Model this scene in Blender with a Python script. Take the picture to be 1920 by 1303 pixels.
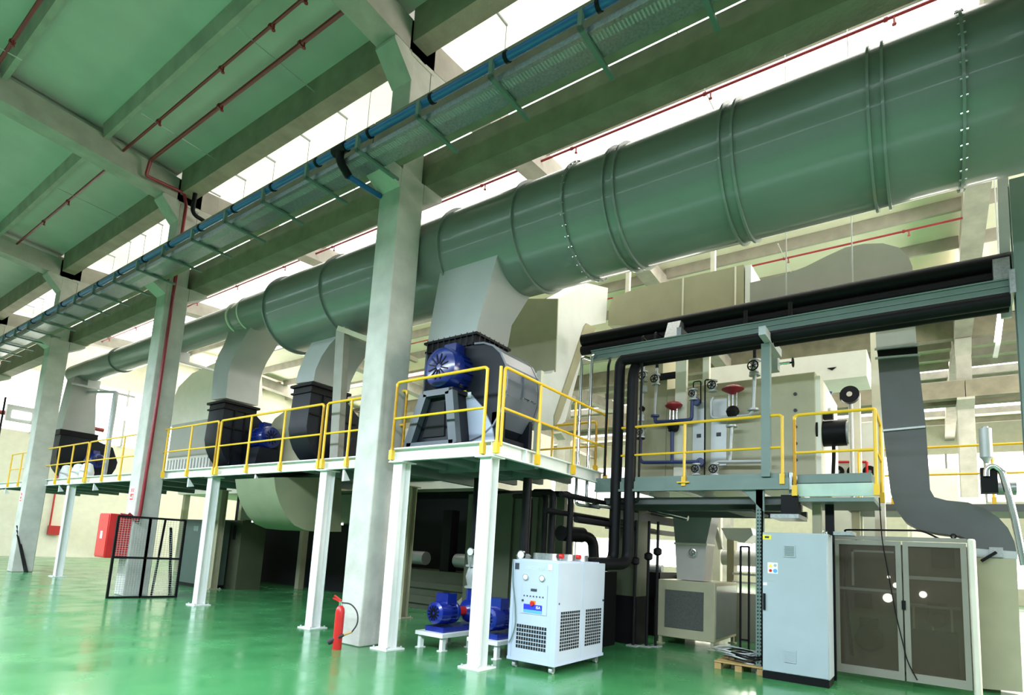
import bpy, bmesh, math, random
from mathutils import Vector, Matrix
random.seed(7)
for o in list(bpy.data.objects): bpy.data.objects.remove(o)
S = bpy.context.scene
COL = S.collection

# ------------------------------------------------------------------ camera
F = 1082.31; CX, CY = 974.39, 888.29; EYE = 1.65
RC = [[0.57556574, -0.81589776, 0.05509008], [0.1391227, 0.03131177, -0.98978], [0.80583432, 0.57734774, 0.13153188]]
cam = bpy.data.cameras.new('camera'); camo = bpy.data.objects.new('camera', cam); COL.objects.link(camo)
cam.sensor_width = 36; cam.lens = F * 36 / 1920
cam.shift_x = (960 - CX) / 1920; cam.shift_y = (CY - 651.5) / 1920
cam.clip_start = .05; cam.clip_end = 300
camo.matrix_world = Matrix(((RC[0][0], -RC[1][0], -RC[2][0], 0), (RC[0][1], -RC[1][1], -RC[2][1], 0), (RC[0][2], -RC[1][2], -RC[2][2], EYE), (0, 0, 0, 1)))
S.camera = camo

def W(ax, val, px, py):
    """point where the sight line of a measured photo point meets the real plane x/y/z = val"""
    v = ((px - CX) / F, (py - CY) / F, 1)
    d = [sum(RC[k][i] * v[k] for k in range(3)) for i in range(3)]
    o = (0, 0, EYE); t = (val - o[ax]) / d[ax]
    return Vector([o[i] + t * d[i] for i in range(3)])

# ------------------------------------------------------------------ world, light, exposure
wd = bpy.data.worlds.new('sky'); S.world = wd; wd.use_nodes = True
wd.node_tree.nodes['Background'].inputs[0].default_value = (.75, .87, 1, 1)
wd.node_tree.nodes['Background'].inputs[1].default_value = .6
S.view_settings.view_transform = 'Standard'; S.view_settings.look = 'None'
S.view_settings.exposure = 0; S.view_settings.gamma = 1; S.view_settings.use_curve_mapping = False

def area(name, loc, size, rot, radiance, col):
    l = bpy.data.lights.new(name, 'AREA'); l.shape = 'RECTANGLE'; l.size, l.size_y = size
    l.energy = radiance * math.pi * size[0] * size[1]; l.color = col
    o = bpy.data.objects.new(name, l); COL.objects.link(o); o.location = loc; o.rotation_euler = rot
    return o
# soft overhead light added for top highlights, above and beside the viewer
area('added_top_light', (-1.4, 11, 11.72), (1.7, 44), (0, 0, 0), 5, (.80, .91, 1))
# added unseen light sheet over the near aisle, low to leave upper parts dark
area('added_aisle_light', (-1.1, 11, 6.9), (2.2, 44), (0, 0, 0), 36, (.77, .885, 1))
# daylight through the roof lights of the machine hall
area('rooflight_machine_ridge', (15.9, 11, 11.85), (2.6, 50), (0, 0, 0), 9, (1, .97, .88))
area('rooflight_machine_far', (22, 11, 11.5), (2.0, 50), (0, 0, 0), 9, (1, .96, .86))
# daylight through the end and front windows; side band added to light the ceiling
area('added_side_light', (46.8, 10, 8.0), (3.0, 46), (0, math.radians(90), 0), 9.5, (1, .94, .78))
area('window_daylight_end', (18, 36.4, 7.8), (22, 3), (math.radians(-90), 0, 0), 6, (1, .97, .88))
area('window_daylight_front', (15, -14.4, 4.4), (16, 6.4), (math.radians(90), 0, 0), 12, (1, .92, .86))

# ------------------------------------------------------------------ materials
def mat(name, col, rough=.5, metal=0, var=.12, scale=3, bump=0, bscale=40, coat=0, emit=0, spec=.5, alpha=1, trans=0, stretch=None):
    m = bpy.data.materials.new(name); m.use_nodes = True; nt = m.node_tree; N = nt.nodes; L = nt.links
    b = N['Principled BSDF']; b.inputs['Roughness'].default_value = rough; b.inputs['Metallic'].default_value = metal
    b.inputs['Specular IOR Level'].default_value = spec
    if coat: b.inputs['Coat Weight'].default_value = coat; b.inputs['Coat Roughness'].default_value = .08
    tc = N.new('ShaderNodeTexCoord'); mp = N.new('ShaderNodeMapping'); L.new(tc.outputs['Object'], mp.inputs[0])
    if stretch: mp.inputs['Scale'].default_value = stretch
    nz = N.new('ShaderNodeTexNoise'); nz.inputs['Scale'].default_value = scale; nz.inputs['Detail'].default_value = 6
    L.new(mp.outputs[0], nz.inputs[0])
    rp = N.new('ShaderNodeValToRGB'); rp.color_ramp.elements[0].position = .3; rp.color_ramp.elements[1].position = .7
    rp.color_ramp.elements[0].color = (*[c * (1 - var) for c in col], 1); rp.color_ramp.elements[1].color = (*[min(1, c * (1 + var)) for c in col], 1)
    L.new(nz.outputs[0], rp.inputs[0]); L.new(rp.outputs[0], b.inputs['Base Color'])
    if bump:
        n2 = N.new('ShaderNodeTexNoise'); n2.inputs['Scale'].default_value = bscale; n2.inputs['Detail'].default_value = 4; L.new(mp.outputs[0], n2.inputs[0])
        bp = N.new('ShaderNodeBump'); bp.inputs['Strength'].default_value = bump; bp.inputs['Distance'].default_value = .02
        L.new(n2.outputs[0], bp.inputs['Height']); L.new(bp.outputs[0], b.inputs['Normal'])
    if emit: b.inputs['Emission Color'].default_value = (*col, 1); b.inputs['Emission Strength'].default_value = emit
    if alpha < 1: b.inputs['Alpha'].default_value = alpha
    if trans: b.inputs['Transmission Weight'].default_value = trans
    return m
M = {
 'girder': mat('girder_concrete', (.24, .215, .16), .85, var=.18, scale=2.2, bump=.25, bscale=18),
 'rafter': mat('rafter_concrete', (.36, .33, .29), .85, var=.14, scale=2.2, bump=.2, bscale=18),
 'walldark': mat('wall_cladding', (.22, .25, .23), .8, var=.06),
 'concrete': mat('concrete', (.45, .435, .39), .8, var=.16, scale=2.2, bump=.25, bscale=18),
 'roof': mat('roof_panel', (.46, .47, .43), .75, var=.06, scale=1.2),
 'roofcream': mat('roof_panel_cream', (.76, .72, .58), .75, var=.06, scale=1.2),
 'skylight': mat('rooflight_sheet', (1, .985, .94), .6, var=.02, emit=2.6),
 'panelglow': mat('roof_panel_glow', (.95, .92, .86), .6, var=.05, scale=.9, emit=.75),  # weak glow put into the pale roof panels so they look bright
 'glasswin': mat('window_glazing', (1, .98, .94), .4, var=.02, emit=3),
 'dim': mat('dim_olive_shaded', (.07, .08, .045), .5, var=.08),  # shade under the platform put into an olive colour
 'shade': mat('beige_duct_shaded', (.17, .19, .11), .5, var=.06),  # beige duct and hood with their shade put into the colour
 'deepgreen': mat('green_grey_shaded', (.05, .08, .066), .5, var=.06),  # enclosure colour darkened to carry the platform's shade
 'white': mat('white_paint', (.72, .73, .70), .4, var=.04),
 'cream': mat('cream_paint', (.74, .71, .60), .45, var=.04),
 'wall': mat('wall_plaster', (.80, .76, .64), .8, var=.05),
 'duct': mat('grey_duct_paint', (.17, .19, .175), .34, var=.05, scale=1, coat=.35),
 'ductlight': mat('light_duct_sheet', (.31, .32, .31), .35, metal=.25, var=.06, scale=1.5),
 'ductdark': mat('dark_grey_duct_sheet', (.085, .09, .09), .5, var=.06),
 'ductmid': mat('grey_brown_duct_sheet', (.42, .40, .36), .5, var=.05),
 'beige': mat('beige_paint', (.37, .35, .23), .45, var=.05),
 'steelgreen': mat('grey_green_steel', (.13, .185, .165), .4, var=.07),
 'galv': mat('galvanised_steel', (.40, .42, .43), .32, metal=.85, var=.18, scale=30),
 'steelgrey': mat('grey_steel', (.42, .44, .44), .4, metal=.3, var=.08),
 'anth': mat('anthracite_paint', (.009, .011, .016), .45, var=.1, spec=.2),
 'fanlit': mat('fan_lit_grey', (.10, .11, .135), .35, var=.08),  # lighter copy of the fan colour for the daylit rim
 'black': mat('black_insulation', (.006, .006, .007), .5, var=.2, scale=8, spec=.15),
 'blackmetal': mat('black_metal', (.005, .005, .006), .5, spec=.15),
 'blue': mat('blue_enamel', (.004, .014, .13), .25, var=.1, coat=.4),
 'pumpblue': mat('pump_blue_enamel', (.005, .018, .22), .25, var=.1, coat=.3),
 'pipeblue': mat('blue_pipe', (.01, .10, .30), .35, var=.08),
 'valveblue': mat('dark_blue_pipe', (.012, .03, .13), .4, var=.1),
 'yellow': mat('yellow_paint', (.80, .46, .015), .35, var=.06),
 'red': mat('red_paint', (.50, .015, .015), .35, var=.08),
 'darkred': mat('dark_red_pipe', (.22, .012, .018), .4, var=.1),
 'chiller': mat('pale_blue_white_sheet', (.42, .475, .56), .4, var=.03),
 'chillerframe': mat('grey_blue_frame', (.42, .48, .60), .45, var=.03),
 'cabinet': mat('light_grey_enclosure', (.34, .40, .43), .45, var=.03),
 'darkgap': mat('dark_void', (.006, .007, .008), .9),
 'grille': mat('dark_filter_mat', (.07, .075, .065), .8, var=.2, scale=40),
 'wood': mat('pallet_wood', (.42, .27, .10), .8, var=.2, scale=6),
 'rubber': mat('rubber', (.02, .02, .02), .7),
 'chrome': mat('bright_metal', (.75, .76, .78), .18, metal=1, var=.05),
 'labelblue': mat('label_blue', (.02, .03, .55), .5, var=.02),
 'labelcyan': mat('label_light_blue', (.10, .35, .85), .5, var=.02),
 'paper': mat('label_white', (.82, .83, .84), .6, var=.02),
 'print': mat('printed_dark', (.03, .035, .05), .6),
 'faint': mat('printed_faint', (.55, .61, .70), .6),
 'signyellow': mat('label_yellow', (.85, .70, .03), .5),
 'orange': mat('orange_knob', (.9, .2, .02), .4),
 'strip': mat('lamp_tube', (1, 1, 1), .5, emit=8, var=0),
 'paleframe': mat('pale_frame_paint', (.24, .235, .19), .45, var=.04),
 'whitebag': mat('white_sheet', (.8, .8, .8), .7, var=.08),
}
def floor_mat():
    m = mat('green_epoxy', (.045, .20, .068), .22, var=.16, scale=.35, bump=.05, bscale=2.2)
    nt = m.node_tree; b = nt.nodes['Principled BSDF']; b.inputs['Specular IOR Level'].default_value = .6
    n = nt.nodes.new('ShaderNodeTexNoise'); n.inputs['Scale'].default_value = 1.4; n.inputs['Detail'].default_value = 8
    tc = nt.nodes['Texture Coordinate']; nt.links.new(tc.outputs['Object'], n.inputs[0])
    r = nt.nodes.new('ShaderNodeMapRange'); r.inputs[1].default_value = .3; r.inputs[2].default_value = .75; r.inputs[3].default_value = .10; r.inputs[4].default_value = .34
    nt.links.new(n.outputs[0], r.inputs[0]); nt.links.new(r.outputs[0], b.inputs['Roughness'])
    return m
M['floor'] = floor_mat()
def pane_mat():
    m = bpy.data.materials.new('smoked_plexiglass'); m.use_nodes = True; nt = m.node_tree; b = nt.nodes['Principled BSDF']
    b.inputs['Base Color'].default_value = (.10, .08, .055, 1); b.inputs['Roughness'].default_value = .06; b.inputs['Alpha'].default_value = .45
    return m
M['pane'] = pane_mat()

# ------------------------------------------------------------------ mesh helpers
class MB:
    def __init__(s): s.v = []; s.f = []
    def add(s, vs, fs):
        n = len(s.v); s.v += [Vector(v) for v in vs]; s.f += [[i + n for i in f] for f in fs]; return s
    def box(s, x0, x1, y0, y1, z0, z1):
        x0, x1 = sorted((x0, x1)); y0, y1 = sorted((y0, y1)); z0, z1 = sorted((z0, z1))
        return s.add([(x0,y0,z0),(x1,y0,z0),(x1,y1,z0),(x0,y1,z0),(x0,y0,z1),(x1,y0,z1),(x1,y1,z1),(x0,y1,z1)],
                     [(0,3,2,1),(4,5,6,7),(0,1,5,4),(1,2,6,5),(2,3,7,6),(3,0,4,7)])
    def prism(s, poly, off):
        poly = [Vector(p) for p in poly]; off = Vector(off); n = len(poly)
        nrm = sum(((poly[i] - poly[0]).cross(poly[(i + 1) % n] - poly[0]) for i in range(n)), Vector())
        if nrm.dot(off) > 0: poly = poly[::-1]
        return s.add(poly + [p + off for p in poly], [list(range(n)), list(range(2 * n - 1, n - 1, -1))] + [(i, i + n, (i + 1) % n + n, (i + 1) % n)[::1] for i in range(n)])
    def bar(s, a, b, w, h=None, up=(0, 0, 1)):
        a = Vector(a); b = Vector(b); h = h or w; d = (b - a).normalized(); u = Vector(up)
        if abs(d.dot(u)) > .98: u = Vector((1, 0, 0))
        r = d.cross(u).normalized() * w / 2; u = r.cross(d).normalized() * h / 2
        vs = [p + i * r + j * u for p in (a, b) for i, j in ((-1, -1), (1, -1), (1, 1), (-1, 1))]
        return s.add(vs, [(0,1,2,3),(7,6,5,4),(0,4,5,1),(1,5,6,2),(2,6,7,3),(3,7,4,0)])
    def cyl(s, a, b, r, n=16, r2=None, caps=True):
        a = Vector(a); b = Vector(b); r2 = r if r2 is None else r2; d = (b - a).normalized()
        u = d.orthogonal().normalized(); w = d.cross(u); vs = []
        for p, q in ((a, r), (b, r2)):
            vs += [p + q * (math.cos(t) * u + math.sin(t) * w) for t in (2 * math.pi * i / n for i in range(n))]
        fs = [(i, (i + 1) % n, (i + 1) % n + n, i + n) for i in range(n)]
        if caps: fs += [list(range(n))[::-1], list(range(n, 2 * n))]
        return s.add(vs, fs)
    def ring(s, c, axis, r0, r1, t, n=40):
        c = Vector(c); d = Vector(axis).normalized(); u = d.orthogonal().normalized(); w = d.cross(u); vs = []
        for q, h in ((r0, -t / 2), (r1, -t / 2), (r1, t / 2), (r0, t / 2)):
            vs += [c + d * h + q * (math.cos(a) * u + math.sin(a) * w) for a in (2 * math.pi * i / n for i in range(n))]
        fs = []
        for k in range(4):
            for i in range(n): fs.append((k * n + i, k * n + (i + 1) % n, ((k + 1) % 4) * n + (i + 1) % n, ((k + 1) % 4) * n + i))
        return s.add(vs, fs)
    def tube(s, pts, r, n=12, bend=0, closed=False):
        pts = [Vector(p) for p in pts]
        if bend:
            q = [pts[0]]
            for i in range(1, len(pts) - 1):
                a, b, c = pts[i - 1:i + 2]; u = (a - b); w = (c - b); k = min(bend, u.length * .49, w.length * .49)
                p0 = b + u.normalized() * k; p1 = b + w.normalized() * k
                for j in range(7):
                    t = j / 6; q.append(p0 * (1 - t) ** 2 + b * 2 * t * (1 - t) + p1 * t * t)
            q.append(pts[-1]); pts = q
        m = len(pts); tan = []
        for i in range(m):
            a = pts[(i - 1) % m] if closed or i else pts[0]; b = pts[(i + 1) % m] if closed or i < m - 1 else pts[-1]
            tan.append((b - a).normalized())
        u = tan[0].orthogonal().normalized(); vs = []
        for i in range(m):
            u = (u - tan[i] * u.dot(tan[i])).normalized(); w = tan[i].cross(u)
            vs += [pts[i] + r * (math.cos(a) * u + math.sin(a) * w) for a in (2 * math.pi * j / n for j in range(n))]
        fs = [(i * n + j, i * n + (j + 1) % n, ((i + 1) % m) * n + (j + 1) % n, ((i + 1) % m) * n + j) for i in range(m if closed else m - 1) for j in range(n)]
        if not closed: fs += [list(range(n))[::-1], list(range((m - 1) * n, m * n))]
        return s.add(vs, fs)
    def lathe(s, c, axis, prof, n=24):
        c = Vector(c); d = Vector(axis).normalized(); u = d.orthogonal().normalized(); w = d.cross(u); vs = []
        for h, r in prof: vs += [c + d * h + r * (math.cos(a) * u + math.sin(a) * w) for a in (2 * math.pi * j / n for j in range(n))]
        m = len(prof); fs = [(i * n + j, i * n + (j + 1) % n, (i + 1) * n + (j + 1) % n, (i + 1) * n + j) for i in range(m - 1) for j in range(n)]
        fs += [list(range(n))[::-1], list(range((m - 1) * n, m * n))]
        return s.add(vs, fs)
    def build(s, name, m, parent=None, org=None, bevel=0):
        if org is None:
            org = Vector(parent['_org']) if parent is not None and '_org' in parent else Vector((0, 0, 0))
        me = bpy.data.meshes.new(name); me.from_pydata([v - Vector(org) for v in s.v], [], s.f); me.validate()
        bm = bmesh.new(); bm.from_mesh(me); bmesh.ops.recalc_face_normals(bm, faces=bm.faces); bm.to_mesh(me); bm.free()
        me.materials.append(M[m] if isinstance(m, str) else m)
        for p in me.polygons: p.use_smooth = True
        me.set_sharp_from_angle(angle=math.radians(32)); me.update()
        o = bpy.data.objects.new(name, me); COL.objects.link(o)
        if parent is not None:
            o.parent = parent; o['_org'] = tuple(org)
        else:
            o.location = org; o['_org'] = tuple(org)
        if bevel:
            b = o.modifiers.new('bevel', 'BEVEL'); b.width = bevel; b.segments = 2; b.limit_method = 'ANGLE'
        return o
def tag(o, label, cat, group=None):
    o['label'] = label; o['category'] = cat
    if group: o['group'] = group
    return o
def thing(name, label, cat, org=(0, 0, 0), group=None):
    o = bpy.data.objects.new(name, None); COL.objects.link(o); o.location = org; o['_org'] = tuple(org)
    o.empty_display_size = .1
    return tag(o, label, cat, group)
def struct(o): o['kind'] = 'structure'; return o
def share(src, name, parent, delta):
    """another alike piece from the same mesh data, moved by delta"""
    o = bpy.data.objects.new(name, src.data); COL.objects.link(o); o.parent = parent
    o.location = Vector(src.location) + Vector(delta); o['_org'] = (0, 0, 0); return o
def text(name, s, size, loc, xdir, ydir, m, parent, depth=.002):
    cu = bpy.data.curves.new(name, 'FONT'); cu.body = s; cu.size = size; cu.align_x = 'CENTER'; cu.align_y = 'CENTER'; cu.extrude = depth
    t = bpy.data.objects.new(name, cu); COL.objects.link(t)
    me = bpy.data.meshes.new_from_object(t.evaluated_get(bpy.context.evaluated_depsgraph_get()))
    bpy.data.objects.remove(t); me.materials.clear(); me.materials.append(M[m])
    x = Vector(xdir).normalized(); y = Vector(ydir).normalized(); z = x.cross(y)
    org = Vector(parent['_org']); mt = Matrix(((x.x, y.x, z.x, loc[0] - org.x), (x.y, y.y, z.y, loc[1] - org.y), (x.z, y.z, z.z, loc[2] - org.z), (0, 0, 0, 1)))
    me.transform(mt); o = bpy.data.objects.new(name, me); COL.objects.link(o); o.parent = parent; o['_org'] = tuple(org); return o
# ------------------------------------------------------------------ the building
struct(MB().box(-14, 48, -15, 37, -.2, 0).build('floor', 'floor'))
for nm, b in (('wall_left', (-14.3, -14, -15, 37, 0, 12.4)),):
    struct(MB().box(*b).build(nm, 'walldark'))
struct(MB().box(-14, 7, -15.3, -15, 0, 12.6).box(23, 48, -15.3, -15, 0, 12.6).box(7, 23, -15.3, -15, 0, 1).box(7, 23, -15.3, -15, 7.8, 12.6).build('wall_front', 'walldark'))
w = struct(MB().box(7, 23, -15.15, -15.1, 1, 7.8).build('window_4', 'glasswin'))
for i in range(1, 8): MB().box(7 + 2 * i - .05, 7 + 2 * i + .05, -15.1, -14.9, 1, 7.8).build('mullion', 'steelgrey', w)
def winwall(nm, boxes): return struct(boxes.build(nm, 'wall'))
winwall('wall_back', MB().box(-14, 7, 37, 37.3, 0, 12.4).box(7, 29, 37, 37.3, 9.4, 12.4).box(7, 29, 37, 37.3, 0, 6.2).box(29, 48, 37, 37.3, 0, 12.4))
winwall('wall_right', MB().box(47.4, 47.7, -15, 37, 9.6, 12.6).box(47.4, 47.7, -15, 37, 3.2, 6.4).box(47.4, 47.7, -15, 37, 0, 1.0).box(47.4, 47.7, -15, -13, 1, 9.6).box(47.4, 47.7, 33, 37, 1, 9.6))
for nm, z0, z1 in (('window_added_1', 6.4, 9.6), ('window_2', 1.0, 3.2)):  # the high band is added to light the hall ceiling
    w = struct(MB().box(47.45, 47.5, -13, 33, z0, z1).build(nm, 'glasswin'))
    for i in range(1, 24): MB().box(47.2, 47.45, -13 + 2 * i - .06, -13 + 2 * i + .06, z0, z1).build('mullion', 'steelgrey', w)
w = struct(MB().box(7, 29, 37.1, 37.15, 6.2, 9.4).build('window_3', 'glasswin'))
for i in range(1, 11): MB().box(7 + 2 * i - .05, 7 + 2 * i + .05, 36.85, 37.1, 6.2, 9.4).build('mullion', 'steelgrey', w)

YC = [-10.4 + 8.9 * k for k in range(6)]           # column lines
COLY = .53
def spans():
    return [(-15, YC[0])] + [(YC[i] + COLY, YC[i + 1]) for i in range(5)] + [(YC[5] + COLY, 37)]
ceil = struct(MB().box(-14.3, 48, -15.3, 37.3, 12.75, 12.9).build('ceiling', 'roof'))
def zroof(x, lo, hi):
    return 11.36 + .065 * min(x - lo, hi - x)
def bay(lo, hi, pm, special, first, xs=None):
    n = 10; w = (hi - lo - .4) / n; xs = xs or [lo + .2 + w * i for i in range(n + 1)]; n = len(xs) - 1
    for si, (y0, y1) in enumerate(spans()):
        for i in range(n):
            a, b = xs[i], xs[i + 1]
            if b < first or a > 44: continue
            m = special.get(i, pm); za, zb = zroof(a, lo, hi), zroof(b, lo, hi)
            nm = 'rooflight_sheet' if i in special else 'roof_panel'  # also names the strip of glowing pale roof panels
            MB().prism([(a, y0 - .3, za), (b, y0 - .3, zb), (b, y0 - .3, zb + .06), (a, y0 - .3, za + .06)], (0, y1 - y0 + .6, 0)).build(nm, m, ceil)
        for i in range(1, n):
            x = xs[i]
            if x < first: continue
            z = zroof(x, lo, hi)
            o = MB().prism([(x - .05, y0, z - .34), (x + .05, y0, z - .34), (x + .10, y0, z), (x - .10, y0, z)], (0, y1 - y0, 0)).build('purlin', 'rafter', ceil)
    for y in YC:                                    # rafters across the bay
        mid = (lo + hi) / 2; a, b = max(lo - .3, first), hi + .3
        pts = [(a, y, 10.5 + .072 * max(0, a - lo)), (mid, y, 10.5 + .072 * (mid - lo)), (b, y, 10.5), (b, y, 11.1), (mid, y, 11.1 + .065 * (mid - lo)), (a, y, 11.1 + .065 * max(0, a - lo))]
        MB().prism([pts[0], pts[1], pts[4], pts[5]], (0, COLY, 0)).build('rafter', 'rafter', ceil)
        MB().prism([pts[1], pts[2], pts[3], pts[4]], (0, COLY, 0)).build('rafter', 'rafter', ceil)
bay(-13.9, 6.3, 'roof', {}, -5, [6.3 - 1.85 - 1.95 * k for k in range(9, -1, -1)] + [6.25])
bay(6.5, 26.9, 'roofcream', {0: 'panelglow', 1: 'skylight', 2: 'skylight'}, 6)
bay(27.4, 47.4, 'roofcream', {3: 'skylight', 7: 'skylight'}, 27)
for X in (6.25, 26.9):
    for y0, y1 in spans()[1:6]:
        MB().prism([(X, y0, 10.7), (X + .37, y0, 10.7), (X + .47, y0, 11.4), (X - .02, y0, 11.4)], (0, y1 - y0, 0)).build('gutter_beam', 'girder', ceil)

def column(X, y, label, group=None):
    t = thing('concrete_column', label, 'column', (X + .28, y + .26, 0), group)
    MB().box(X, X + .57, y, y + COLY, 0, 8.22).build('shaft', 'concrete', t, bevel=.02)
    MB().box(X + .05, X + .52, y + .02, y + COLY - .02, 8.22, 10.75).build('upper_shaft', 'concrete', t, bevel=.015)
    for sx, x0 in ((-1, X), (1, X + .57)):
        MB().prism([(x0, y, 7.86), (x0 + sx * .47, y, 8.13), (x0 + sx * .47, y, 8.22), (x0, y, 8.22)], (0, COLY, 0)).build('corbel', 'concrete', t)
        x1 = X + .05 if sx < 0 else X + .52
        MB().prism([(x1, y + .01, 9.98), (x1 + sx * .45, y + .01, 10.46), (x1 + sx * .45, y + .01, 10.52), (x1, y + .01, 10.75)], (0, COLY - .02, 0)).build('haunch', 'concrete', t)
    MB().box(X + .0, X + .57, y, y + COLY, 10.45, 10.98).build('column_head', 'concrete', t)
    return t
column(6.25, 7.4, 'nearest square concrete column with white lower half beside the red extinguisher')
column(6.25, 16.3, 'concrete column carrying the dark red riser pipe and red hose box')
column(6.25, 25.2, 'third concrete column from the front, with thin leaning rods at its foot')
column(6.25, 34.1, 'farthest concrete column at the far left edge')
column(6.25, -1.5, 'concrete column beyond the right edge of the view')
for y, l in ((-1.5, 'background concrete column behind the yellow railing at far right'), (7.4, 'background concrete column in the far row behind the beige ovens'), (16.3, 'background concrete column in the far row behind the fans'), (25.2, 'background concrete column in the far row towards the end wall')):
    column(26.9, y, l)
def girders(X, ys, near):
    for i, (y0, y1) in enumerate(ys):
        for j, (a, b, side) in enumerate(((X - .45, X - .03, 'tray side'), (X + .62, X + 1.03, 'machine side'))):
            t = thing('crane_girder', f'{["nearest", "second", "third", "fourth", "fifth"][i]} concrete crane girder from the right, {side} of the {near} columns', 'girder', ((a + b) / 2, (y0 + y1) / 2, 8.22))
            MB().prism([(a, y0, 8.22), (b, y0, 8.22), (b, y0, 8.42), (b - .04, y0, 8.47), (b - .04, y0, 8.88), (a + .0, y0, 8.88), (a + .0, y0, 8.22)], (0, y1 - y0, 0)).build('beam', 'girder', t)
            MB().box(a + .12, b - .12, y0 + .01, y1 - .01, 8.88, 8.93).build('rail_bed', 'steelgrey', t)
ysp = [(YC[i] + .27 + .012, YC[i + 1] + .27 - .012) for i in range(5)]
girders(6.25, ysp[::1], 'front')
girders(26.9, ysp[:3], 'background')

# ---- cable tray and blue pipe hanging below the near crane girder
t = thing('cable_tray', 'long galvanised cable tray running below the crane girder', 'cable tray', (5.6, 12, 7.96))
MB().box(5.46, 5.84, -4, 34, 7.985, 8.0).build('tray_floor', 'galv', t)
MB().box(5.44, 5.46, -4, 34, 7.985, 8.07).build('side_wall', 'galv', t)
MB().box(5.84, 5.86, -4, 34, 7.985, 8.07).build('side_wall', 'galv', t)
base = MB().box(5.28, 6.2, 0, .06, 7.93, 7.975).box(5.28, 5.34, 0, .06, 7.93, 8.2).build('bracket', 'steelgreen', t)
base.location = (0, 3.1 - 4, 0)
for k in range(1, 26): share(base, 'bracket', t, (0, 1.38 * k, 0))
# open slots punched in the tray floor, read as short dark bars from below
sl = MB()
for k in range(0, 300):
    y = 2 + k * .05
    sl.box(5.50, 5.62, y, y + .022, 7.981, 7.985)
sl.build('slot_row', 'steelgrey', t)['kind'] = 'stuff'
t = thing('blue_pipe', 'bright blue pipe running along the cable tray with black fittings', 'pipe', (5.36, 12, 8.2))
MB().cyl((5.37, -4, 8.20), (5.37, 34, 8.20), .062, 16).build('pipe_run', 'pipeblue', t)
yb = W(0, 5.37, 636, 305).y
MB().cyl((5.37, yb - .16, 8.2), (5.37, yb + .16, 8.2), .085, 14).tube([(5.37, yb, 8.2), (5.37, yb, 8.0), (5.55, yb - .05, 7.80)], .07, 12, .1).build('tee_fitting', 'blackmetal', t)
MB().cyl((5.55, yb - .05, 7.80), W(0, 6.24, 713, 368), .05, 14).build('branch_pipe', 'pipeblue', t)
for k in range(20):
    y = .3 + 1.38 * k
    MB().ring((5.37, y, 8.2), (0, 1, 0), .062, .078, .05, 14).build('pipe_clamp', 'blackmetal', t)

# ---- sprinkler pipes
def sprinkler(label, pts, heads, r=.03, rods=()):
    t = thing('sprinkler_pipe', label, 'pipe', pts[0])
    MB().tube(pts, r, 10, .06).build('pipe_run', 'darkred', t)
    for h in heads:
        h = Vector(h); MB().cyl(h, h + Vector((0, 0, -.14)), .018, 8).cyl(h + Vector((0, 0, -.14)), h + Vector((0, 0, -.16)), .035, 8).build('sprinkler_head', 'darkred', t)
        MB().ring(h + Vector((0, .12, 0)), (0, 1, 0), r * .8, r * 1.5, .06, 10).build('coupling', 'darkred', t)
    for a, b in rods: MB().cyl(a, b, .012, 6).build('support_rod', 'steelgrey', t)
ris = [(5.34, 8.1, 11.0), (5.34, 15.95, 11.0), (5.34, 16.1, 10.62), W(1, 16.2, 345, 362), W(1, 16.2, 349, 385), W(1, 16.2, 300, 720), W(1, 16.2, 263, 960), W(1, 16.2, 258, 978), (6.1, 16.24, 2.02)]
sprinkler('dark red sprinkler main under the near roof that drops down the concrete column', ris, [(5.34, y, 11) for y in (9.4, 12.4)], .042, [((4.5, y, 11.05), (6.2, y, 10.98)) for y in (10.3, 14.4)])
sprinkler('thin dark red sprinkler line beside the main in the near roof bay', [(4.83, 8.0, 11.05), (4.83, 16.25, 11.05)], [(4.83, y, 11.05) for y in (8.6, 9.6, 11.4, 14.2)], .03)
sprinkler('dark red sprinkler line under the second near roof bay', [(4.9, 17.0, 11.05), (4.9, 25.1, 11.05)], [(4.9, y, 11.05) for y in (17.2, 20.2, 22.3)], .032, [((4.5, 19.8, 11.05), (6.2, 19.8, 10.98))])
sprinkler('dark red sprinkler line at the far upper left corner', [(2.25, 12, 11.12), (2.25, 16.2, 11.12)], [(2.25, 14.5, 11.12)], .036, [((1.4, 15, 11.1), (2.5, 15, 11.1))])
for i, (y0, y1) in enumerate(spans()[1:6]):
    sprinkler(f'{["first", "second", "third", "fourth", "fifth"][i]} length from the right of thin red sprinkler line above the big duct', [(10.5, y0, 11.0), (10.5, y1, 11.0)], [(10.5, y0 + 1.2 + 3.1 * k, 11) for k in range(3)], .028, [((8.6, y0 + 4.4, 11.02), (12.4, y0 + 4.4, 11.05))])
for i, (y0, y1) in enumerate(spans()[2:5]):
    for X in (14.3, 18.3, 22.2):
        sprinkler(f'{["nearest", "middle", "far"][i]} red sprinkler line in the machine hall roof, {({14.3: "row near the beige duct", 18.3: "row at the ridge", 22.2: "row before the far columns"})[X]}', [(X, y0, 11.1), (X, y1, 11.1)], [(X, y0 + 1.2 + 3.1 * k, 11.1) for k in range(3)], .03, [((X - 1, y0 + 4.4, 11.1), (X + 1, y0 + 4.4, 11.1))])
nth = -1; ORD = 'first second third fourth fifth sixth seventh eighth ninth tenth eleventh twelfth thirteenth fourteenth fifteenth'.split()
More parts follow.
